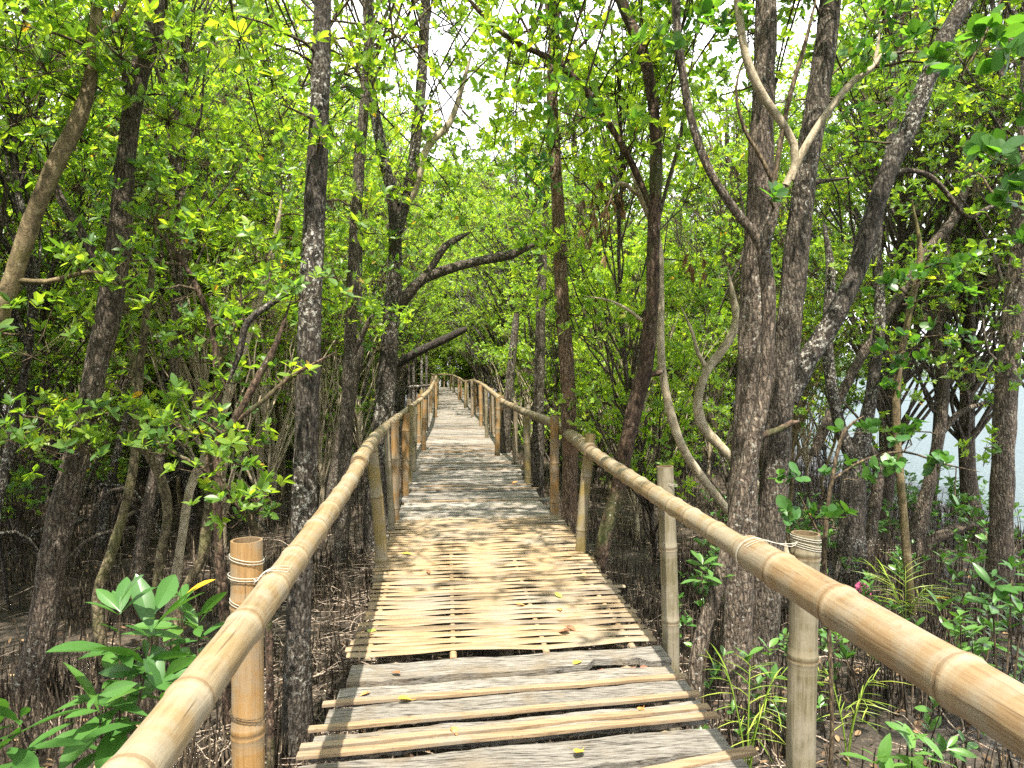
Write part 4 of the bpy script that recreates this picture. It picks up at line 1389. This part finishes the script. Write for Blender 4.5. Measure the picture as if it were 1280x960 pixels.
key_tree('round_leaf_tree', 'branch of large round leaves, coloured dark for backlit shade, hanging in at the upper right edge', 'tree', 3.3,
         [[(1420, 800, 20), (1400, 500, 18), (1380, 250, 15), (1340, 120, 12), (1290, 60, 8), (1240, 45, 5)],
          [(1385, 300, 8), (1330, 225, 6), (1290, 190, 5), (1240, 195, 3)],
          [(1390, 400, 8), (1330, 330, 6), (1280, 300, 4)],
          [(1380, 250, 8), (1330, 160, 6), (1270, 130, 4)]],
         'bark_brown', [(1260, 200, 3.2, .14, 4), (1270, 130, 3.2, .14, 4), (1285, 250, 3.3, .12, 4), (1275, 60, 3.2, .14, 4), (1230, 50, 3.2, .14, 4), (1240, 190, 3.2, .1, 2), (1265, 300, 3.3, .12, 3), (1190, 100, 3.4, .06, 1)],
         'leaf_deep', leafL=.1, tmpl=T_ROUND_HI, hi=True, sides=10, tone=(0, .8))
key_tree('round_leaf_tree', 'round-leaved tree dangling green sprays left of the water', 'tree', 6.0,
         [[(1140, 800, 12), (1130, 650, 12), (1120, 500, 11), (1135, 400, 9), (1150, 320, 8), (1140, 250, 6)]],
         'bark_olive', [(1150, 340, 5.6, .22, 6), (1180, 370, 5.6, .22, 6), (1130, 440, 5.6, .18, 5), (1200, 330, 5.8, .22, 6), (1120, 480, 5.7, .15, 4), (1190, 420, 5.7, .2, 5), (1100, 350, 5.8, .2, 5)],
         'leaf_deep', leafL=.085, tmpl=T_ROUND_HI, hi=True, sides=8, tone=(.2, 1))

# ------------------------------------------------------------------ the forest behind
for (x, y) in [(-5.6, 8.2), (-4.3, 9.3), (-3.5, 10.4), (-6.4, 7.4), (-4.9, 6.6)]:
    placed.append((x, y, .8))
    place(protos_pole, x, y, 1.0, 'slim mangrove standing on arching dark stilt roots in the left forest', 'stilt rooted trunks on the left', bias=[0, 1, 3])
scatter(protos_pole, 80, (-16, -1.9), (6.5, 30), .8, 'l', 'slim mangrove trunk standing deep in the dark forest left of the walk', 'slim trunks in the left forest')
scatter(protos_sap, 66, (-15, -2.0), (6.5, 28), .8, 'l', 'leafy young mangrove among the trunks left of the walk', 'young trees in the left forest', bias=[0, 1, 2, 0, 3, 2, 4])
scatter(protos_sap, 26, (-10, -2.3), (9, 21), .55, 'l', 'bushy young mangrove leafy down to rail height left of the walk', 'bushy young trees in the left forest', bias=[3, 4, 5], smin=.7, smax=1.0)
scatter(protos_tall, 70, (-30, -1.5), (8, 52), 1.2, 'l', 'tall leafy mangrove in the forest left of the walk', 'tall trees in the left forest')
scatter(protos_sap, 64, (2.0, 13), (8, 34), .8, 'r', 'leafy young mangrove among the trunks right of the walk', 'young trees in the right forest', smin=.8, bias=[3, 4, 5, 5, 0, 2])
scatter(protos_tall, 46, (1.6, 16), (9.5, 52), 1.1, 'r', 'tall leafy mangrove in the forest right of the walk', 'tall trees in the right forest')
scatter(protos_pole, 22, (2.2, 12), (9, 30), .8, 'r', 'slim mangrove trunk in the forest right of the walk', 'slim trunks in the right forest')
scatter(protos_tall, 24, (-8, 8), (53, 66), 1.2, 'e', 'tall leafy mangrove closing the view beyond the walk\'s far end', 'trees beyond the far end of the walk', 1.2, 1.6)
scatter(protos_sap, 34, (-7, 6), (47.6, 53), .7, 'e', 'leafy young mangrove beyond the walk\'s far end', 'young trees beyond the far end of the walk', 1.0, 1.35, bias=[3, 5])
scatter(protos_tall, 9, (4.2, 10.5), (6.5, 22), 1.3, 'r', 'tall leafy mangrove near the water right of the walk', 'tall trees by the water', .8, 1.0)
for (x, y, q) in [(-3.4, 54.5, 1.9), (1.5, 55, 2.0), (4.4, 53.5, 1.9), (-6, 54, 2.0), (7.5, 53, 1.8), (-1.2, 55, 2.2), (-.2, 62, 2.5), (-2.8, 29, 1.5), (-3.2, 38, 1.7), (3, 57, 2.2), (-2.2, 33, 1.25), (2.3, 36, 1.3), (-2.0, 24, 1.05), (2.4, 27, 1.1)]:
    place(protos_tall, x, y, q, 'tall leafy mangrove rising near the far end of the walk', 'tall trees near the far end', bias=[1, 3])
for (x, y, q) in [(-4.8, 14, 1.2), (-5.2, 18, 1.3), (-7.6, 20, 1.3), (-3.0, 21, 1.25), (4.2, 20, 1.2), (-9, 24, 1.4), (-6.5, 28, 1.4), (3.2, 31, 1.4)]:
    place(protos_tall, x, y, q, 'tall leafy mangrove whose crown closes the gaps above the middle of the walk', 'tall trees along the middle of the walk', bias=[1, 3, 0])
# behind and beside the camera: unseen trees added to shade this spot
for (x, y) in [(-4.3, -.6), (-3.0, -4.2), (-6.2, 1.8), (3.6, -2.5), (4.4, 1.6), (-7.5, -3.5), (0.9, -6.5), (-5.2, 4.2), (-8.0, 6.5)]:
    place(protos_tall, x, y, rnd.uniform(.95, 1.15), 'tall leafy mangrove in the forest beside the walk\'s near end', 'unseen shade trees at the near end')
for p in protos_tall + protos_sap + protos_pole:
    if p.name not in used:
        for ch in list(p.children):
            bpy.data.objects.remove(ch)
        bpy.data.objects.remove(p)


# ------------------------------------------------------------------ seedlings and small plants
def seedling(name, label, base_px, tips, Y, L, tmpl=T_ELL_HI, leafm='leaf_seed', nl=6, group=None, tone=(.1, .86), wscale=1.0, r=.007):
    """tips: (px, py, Y, n rosette tiers)"""
    b = P(base_px[0], base_px[1], Y)
    g = gz(b[0], b[1])
    org = np.array((b[0], b[1], g))
    root = thing(name, label, 'plant', tuple(org), group)
    sb, lb = MB(), MB()
    stem_top = None
    for i, (px, py, d, tiers) in enumerate(tips):
        e = P(px, py, d)
        s = np.array((b[0], b[1], g - .05)) if i == 0 or stem_top is None else stem_top
        mid = (s + e) / 2 + rng.normal(0, .02, 3)
        if i == 0:
            stem_top = s + (e - s) * .45 + np.array((0, 0, 0))
            mid = stem_top
        sb.tube(catmull([(*s, r), (*mid, r * .8), (*e, r * .45)], .05), 6, 0)
        dirv = nrm(e - mid)
        for k in range(tiers):
            c = e - dirv * k * L * .8
            rosettes(lb, c[None], (dirv * .6 + np.array((0, 0, .6)))[None], nl, L * (1.1 + .12 * k), tmpl, 0, tone[0], tone[1], tilt=(-12 if k else 5, 28 if k else 60), wscale=wscale * .74, smooth=True)
    sb.build('stem', [M['twig']], root, offset=org)
    lb.build('foliage', [M[leafm]], root, offset=org)
    return root


seedling('mangrove_seedling', 'tall bright green seedling with broad leaves left of the near railing', (145, 1000), [(150, 775, 2.5, 4), (190, 800, 2.5, 2), (125, 900, 2.4, 2), (200, 880, 2.45, 2)], 2.5, .165)
seedling('mangrove_seedling', 'green seedling with two leaf whorls beside the orange bamboo post', (235, 900), [(228, 765, 3.0, 2), (248, 790, 3.0, 2)], 3.0, .13)
seedling('mangrove_seedling', 'glossy seedling half cut off in the lower left corner', (10, 1060), [(25, 920, 2.2, 2), (-10, 950, 2.2, 2)], 2.2, .14)
seedling('mangrove_seedling', 'low seedling with a yellow leaf partly behind the left rail', (215, 960), [(212, 845, 2.6, 2)], 2.6, .13, tone=(.2, 1))
seedling('mangrove_seedling', 'small bright green seedling in front of the sinuous tree', (880, 800), [(878, 715, 4.0, 2), (895, 735, 4.0, 1)], 4.0, .11, tone=(.5, .85))
seedling('mangrove_seedling', 'broad-leaved seedling at the bottom edge under the thick rail', (1140, 1000), [(1140, 935, 2.9, 3), (1180, 955, 2.9, 2), (1100, 965, 2.9, 2)], 2.9, .13, tone=(.35, .85))
seedling('mangrove_seedling', 'dark green seedling with one orange leaf at the right edge', (1250, 920), [(1265, 720, 3.2, 2), (1240, 735, 3.2, 2), (1275, 780, 3.2, 1)], 3.2, .12, tone=(0, .7))
seedling('mangrove_seedling', 'upright pale seedling at the right edge below the straight trunk', (1180, 860), [(1190, 735, 4.3, 2), (1205, 765, 4.3, 2), (1175, 765, 4.3, 1)], 4.3, .1, tone=(.4, .9))
seedling('mangrove_seedling', 'light green clumpy seedling behind the thick rail', (1225, 880), [(1215, 800, 4.0, 3), (1240, 790, 4.0, 2), (1200, 780, 4.0, 2)], 4.0, .1, tone=(.4, .9))


def palm(name, label, px, py, Y, n, L, Hs):
    b = P(px, py, Y)
    g = gz(b[0], b[1])
    root = thing(name, label, 'palm', (b[0], b[1], g))
    for k in range(n):
        az = k * 2.4 + rnd.uniform(-.3, .3)
        el = rnd.uniform(R(5), R(50))
        d = np.array((math.cos(az) * math.cos(el), math.sin(az) * math.cos(el), math.sin(el)))
        fb = MB()
        top = np.array((0, 0, Hs)) + d * L * .45
        st = catmull([(0, 0, 0, .006), (d[0] * .04, d[1] * .04, Hs * .6, .005), (*top, .003), (*(top + d * L * .25 - np.array((0, 0, L * .12))), .0015)], .03)
        fb.tube(st, 4, 0, .3)
        tail = st[len(st) // 2:]
        m = 13
        ids = np.linspace(0, len(tail) - 1, m).astype(int)
        pos = tail[ids][:, :3]
        side = nrm(np.cross(d, (0, 0, 1.0)))
        sg = np.where(np.arange(m) % 2 == 0, 1, -1)[:, None]
        fw = np.linspace(.25, 1.3, m)[:, None]
        dd = side[None] * sg + d[None] * fw + np.array([[0, 0, .1]]) + rng.normal(0, .12, (m, 3))
        fb.leaves(pos, dd, np.repeat([[0, 0, 1.0]], m, 0), L * rng.uniform(.4, .7, m), .6, T_BLADE, 0, rng.random(m))
        fb.build('frond', [M['leaf_palm']], root)
    return root


palm('palm_seedling', 'yellow-green palm seedling at the foot of the big double trunk', 935, 900, 3.6, 4, .32, .62)
palm('palm_seedling', 'feathery palm seedling beyond the thick right rail', 1132, 800, 5.6, 5, .42, .42)
palm('palm_seedling', 'dark green palm seedling just behind the near right post', 1060, 900, 3.9, 3, .28, .42)

# small leafy sprouts among the roots on the right: countable, copied
sp = []
for k in range(3):
    root = thing('sprout', 'small green sprout among the breathing roots right of the walk', 'plant', (0, 0, 0), 'sprouts among the roots on the right')
    sb, lb = MB(), MB()
    for j in range(3):
        e = np.array((rng.normal(0, .07), rng.normal(0, .07), rng.uniform(.12, .34)))
        sb.tube([(0, 0, -.03, .003), (e[0] * .4, e[1] * .4, e[2] * .6, .0025), (*e, .0015)], 4, 0)
        rosettes(lb, np.array([e, e * .7]), np.array([[0, 0, 1.], [0, .2, 1.]]), 5, .06, T_ELL_HI, 0, .3, .9, smooth=True)
    sb.build('stem', [M['twig']], root)
    lb.build('foliage', [M['leaf_seed']], root)
    sp.append(root)
n = 0
for _ in range(4000):
    if n >= 130: break
    y = rnd.uniform(2.6, 11)
    x = rnd.uniform(1.5, 8)
    px = 640 + 900 * math.tan(math.atan2(x, y) - R(5.14))
    if px > 1330 or x > shore_x(y) - .3 or px < 820 + (0 if y < 7 else 60):
        continue
    s = rnd.uniform(.9, 1.8)
    if n < 3:
        r = sp[n]
        r.location = (x, y, gz(x, y)); r.rotation_euler = (0, 0, rnd.uniform(0, 6))
    else:
        dup(rnd.choice(sp), (x, y, gz(x, y)), rnd.uniform(0, 6), (s, s))
    n += 1

for k in range(34):
    y = rnd.uniform(8.5, 14)
    x = shore_x(y) - rnd.uniform(.3, 1.8)
    q = rnd.uniform(1.4, 2.1)
    dup(rnd.choice(sp), (x, y, gz(x, y)), rnd.uniform(0, 6), (q, q), 'low leafy green bush on the muddy bank at the water\'s edge', 'bushes on the bank')


def hanging(root, spots, name='dead_leaves'):
    """withered brown leaves dangling in bunches"""
    mb = MB()
    for px, py, d, n, ln in spots:
        c = P(px, py, d)
        for k in range(n):
            a = c + rng.normal(0, .07, 3)
            e = a - np.array((rng.normal(0, .03), rng.normal(0, .03), rnd.uniform(.3, 1) * ln))
            mb.tube([(*a, .0025), (*((a + e) / 2 + rng.normal(0, .02, 3)), .002), (*e, .0015)], 3, 0, .3, cap=False)
            m = 5
            t = rng.random((m, 1))
            mb.leaves(a + (e - a) * t, np.array([[0, 0, -1.]]) + rng.normal(0, .3, (m, 3)), rng.normal(0, 1, (m, 3)), rng.uniform(.06, .11, m), .8, T_ELL, 0)
    return mb.build(name, [M['leaf_dead']], root, offset=np.array(root.location))


for r in bpy.data.objects:
    if r.parent is None and 'flaking bark' in r.get('label', '') and r['label'].startswith('upright'):
        hanging(r, [(735, 360, 7.2, 9, .35), (728, 395, 7.2, 6, .3), (688, 120, 7.2, 8, .35), (672, 150, 7.1, 7, .4), (722, 330, 7.2, 5, .3), (684, 250, 7.2, 4, .25)])
    if r.parent is None and r.get('label', '').startswith('pale bare stem'):
        hanging(r, [(752, 250, 6.2, 10, .4), (770, 232, 6.2, 6, .3), (870, 320, 6.3, 6, .3)])

# ------------------------------------------------------------------ ground cover
def root_field():
    mb = MB()
    pts = []
    for _ in range(80000):
        y = 1.5 + 26 * rnd.random() ** 1.7
        x = rnd.uniform(-1.0 - .75 * y, 1.6 + .75 * y)
        if x > shore_x(y) + .2: continue
        if mnoise.noise((x * .9, y * .9, 4)) + rnd.uniform(-.3, .3) < -.08: continue
        if abs(x - deck_c(y)) < .75 and rnd.random() < .8: continue
        pts.append((x, y, gz(x, y)))
    p = np.array(pts)
    n = len(p)
    h = rng.gamma(4, .036, n) + .04
    r = rng.uniform(.0035, .0075, n) * (1 + .02 * p[:, 1])
    lean = rng.normal(0, .16, (n, 2))
    ang = np.arange(3) * 2.094
    ring = np.stack([np.cos(ang), np.sin(ang), np.zeros(3)], -1)
    bot = p[:, None] + ring[None] * r[:, None, None] - np.array((0, 0, .02))
    mid = p[:, None] + ring[None] * r[:, None, None] * .85
    mid[..., 0] += (lean[:, 0] * h * .6)[:, None]
    mid[..., 1] += (lean[:, 1] * h * .6)[:, None]
    mid[..., 2] += (h * .7)[:, None]
    tip = p.copy()
    tip[:, 0] += lean[:, 0] * h; tip[:, 1] += lean[:, 1] * h; tip[:, 2] += h
    V = np.concatenate([bot, mid, tip[:, None]], 1)
    off = (np.arange(n) * 7)[:, None, None]
    q = np.array([(0, 1, 4, 3), (1, 2, 5, 4), (2, 0, 3, 5)])[None] + off
    t = np.array([(3, 4, 6), (4, 5, 6), (5, 3, 6)])[None] + off
    tn = rng.random(n)
    mb.add(V.reshape(-1, 3), q.reshape(-1, 4), None, 0, np.repeat(tn, 3))
    mb.T.append(t.reshape(-1, 3)); mb.tt.append(np.repeat(tn, 3)); mb.tm.append(np.zeros(3 * n, int)); mb.ts.append(np.zeros(3 * n, bool))
    o = mb.build('breathing_root_undergrowth', M['root'])
    return tag(o, 'dense pencil-thin breathing roots poking from the mud', 'roots', kind='stuff')


root_field()
mb = MB()
n = 11000
yy = 1.4 + 22 * rng.random(n) ** 1.3
xx = rng.uniform(-1, 1, n) * (1.4 + .75 * yy) + .3
keep = [k for k in range(n) if xx[k] < shore_x(yy[k]) - .2]
pos = np.array([(xx[k], yy[k], gz(xx[k], yy[k]) + rnd.uniform(.005, .05)) for k in keep])
d = rng.normal(size=pos.shape) * np.array([1, 1, .3])
up = np.array([0, 0, 1.]) + rng.normal(0, .5, pos.shape)
mb.leaves(pos, d, up, rng.uniform(.03, .075, len(pos)), rng.uniform(.7, 1.3, len(pos)), T_ELL, 0)
tag(mb.build('leaf_litter', M['litter']), 'brown and yellow fallen leaves scattered over the mud', 'leaf litter', kind='stuff')
mb = MB()
for k in range(1500):
    if k < 620:
        y = rnd.uniform(2.4, 9)
        x = deck_c(y) + rnd.choice([-1, -1, 1]) * rnd.uniform(.75, 1.7)
    else:
        y = rnd.uniform(2, 14)
        x = rnd.uniform(-1 - .6 * y, 1 + .6 * y)
    z = gz(x, y)
    az = rnd.uniform(0, 6.28)
    L = rnd.uniform(.15, .7)
    lift = rnd.uniform(.02, .22)
    a = np.array((x, y, z + rnd.uniform(.01, .12)))
    pts = [(*a, .006)]
    for j in range(3):
        az += rnd.uniform(-.7, .7)
        a = a + np.array((math.cos(az), math.sin(az), rnd.uniform(-.2, .25))) * L / 3
        a[2] = max(a[2], z + .01)
        pts.append((*a, .006 - .0013 * (j + 1)))
    p = catmull(pts, .06)
    p[:, 3] *= rnd.uniform(.5, 1.3)
    mb.tube(p, 4, 0, .5, cap=False)
tag(mb.build('twig_debris', M['deadwood']), 'tangle of pale dead twigs lying on the mud', 'twigs', kind='stuff')

# ------------------------------------------------------------------ fallen leaves on the deck
FL = [(515, 875, 'fall_yellow', 'yellow leaf at the left end of a grey plank', .075), (571, 919, 'fall_orange', 'small ochre leaf between two bamboo battens', .06),
      (728, 937, 'fall_yellow', 'yellow ragged leaf on the nearest wide grey plank', .075), (804, 884, 'fall_orange', 'small brown leaf curled on the right end of a batten', .06),
      (726, 826, 'fall_yellow', 'yellow leaf at the front edge of the bamboo mat', .07), (450, 870, 'fall_orange', 'small orange leaf at the left end of the notched plank', .055),
      (490, 840, 'fall_brown', 'dark brown leaf beside the left front corner of the mat', .06), (657, 757, 'fall_orange', 'red-brown curled leaf in the middle of the bamboo mat', .075),
      (697, 760, 'fall_orange', 'flat orange-brown leaf right of the mat\'s middle', .07), (702, 747, 'fall_green', 'dark olive leaf towards the mat\'s right side', .075),
      (697, 791, 'fall_brown', 'brown leaf on the mat with a raised edge', .08), (468, 786, 'fall_green', 'yellow-green leaf at the left side of the mat', .09),
      (470, 793, 'fall_brown', 'brown leaf just in front of the yellow-green leaf', .06), (537, 717, 'fall_brown', 'tiny black-brown leaf on the left of the mat', .06),
      (515, 693, 'fall_yellow', 'pale yellow leaf near the far left of the mat', .1), (720, 789, 'fall_brown', 'narrow dark leaf near the right front of the mat', .09), (640, 605, 'fall_orange', 'orange leaf on the planks beyond the mat', .12)]
for px, py, mt, lab, L in FL:
    d = CAM_M @ Vector(((px - 640) / 900, -(py - 480) / 900, -1))
    zl = .007 if d.y * (.01 - CAM_H) / d.z < 3.88 else .022
    if d.y * (.01 - CAM_H) / d.z > 7.5: zl = .012
    t = (zl - CAM_H) / d.z
    p = np.array((d.x * t, d.y * t, zl))
    mb = MB()
    az = rnd.uniform(0, 6.28)
    dv = np.array([[math.cos(az), math.sin(az), rnd.uniform(.0, .12)]])
    ftm = leaf_template([(.1, .1), (.3, .25), (.5, .3), (.7, .27), (.88, .14)], droop=rnd.uniform(-.25, .1), fold=rnd.uniform(.2, .7))
    mb.leaves(np.zeros((1, 3)), dv, np.array([[0, 0, 1.]]), L * .95, 1.0, ftm, 0, np.array([.5]), True)
    tip = dv[0] * L * .0
    mb.tube([(0, 0, 0, .0015), (*(-dv[0] * L * .25 + np.array((0, 0, .002))), .001)], 4, 0)
    tag(mb.build('fallen_leaf', M[mt], None, loc=tuple(p)), lab, 'leaf', 'fallen leaves on the boardwalk')

# pink bag caught by the stump-like trunk
b = P(1078, 740, 6.9)
mb = MB()
n1, n2 = 14, 10
V = []
for i in range(n2):
    for j in range(n1):
        th, ph = j / n1 * 6.283, i / (n2 - 1) * math.pi
        q = np.array((math.sin(ph) * math.cos(th), math.sin(ph) * math.sin(th), math.cos(ph)))
        rr = .085 * (1 + .45 * mnoise.noise(tuple(q * 2.3)) + .22 * mnoise.noise(tuple(q * 6)))
        V.append(q * rr * np.array((.9, .7, 1.25)))
q = [(i * n1 + j, i * n1 + (j + 1) % n1, (i + 1) * n1 + (j + 1) % n1, (i + 1) * n1 + j) for i in range(n2 - 1) for j in range(n1)]
mb.add(V, [f[::-1] for f in q], None, 0, .5, False)
tag(mb.build('plastic_bag', M['pink'], None, loc=tuple(b)), 'crumpled pink plastic bag caught beside the stump-like dark trunk', 'bag')
print('OBJECTS', len(bpy.data.objects))
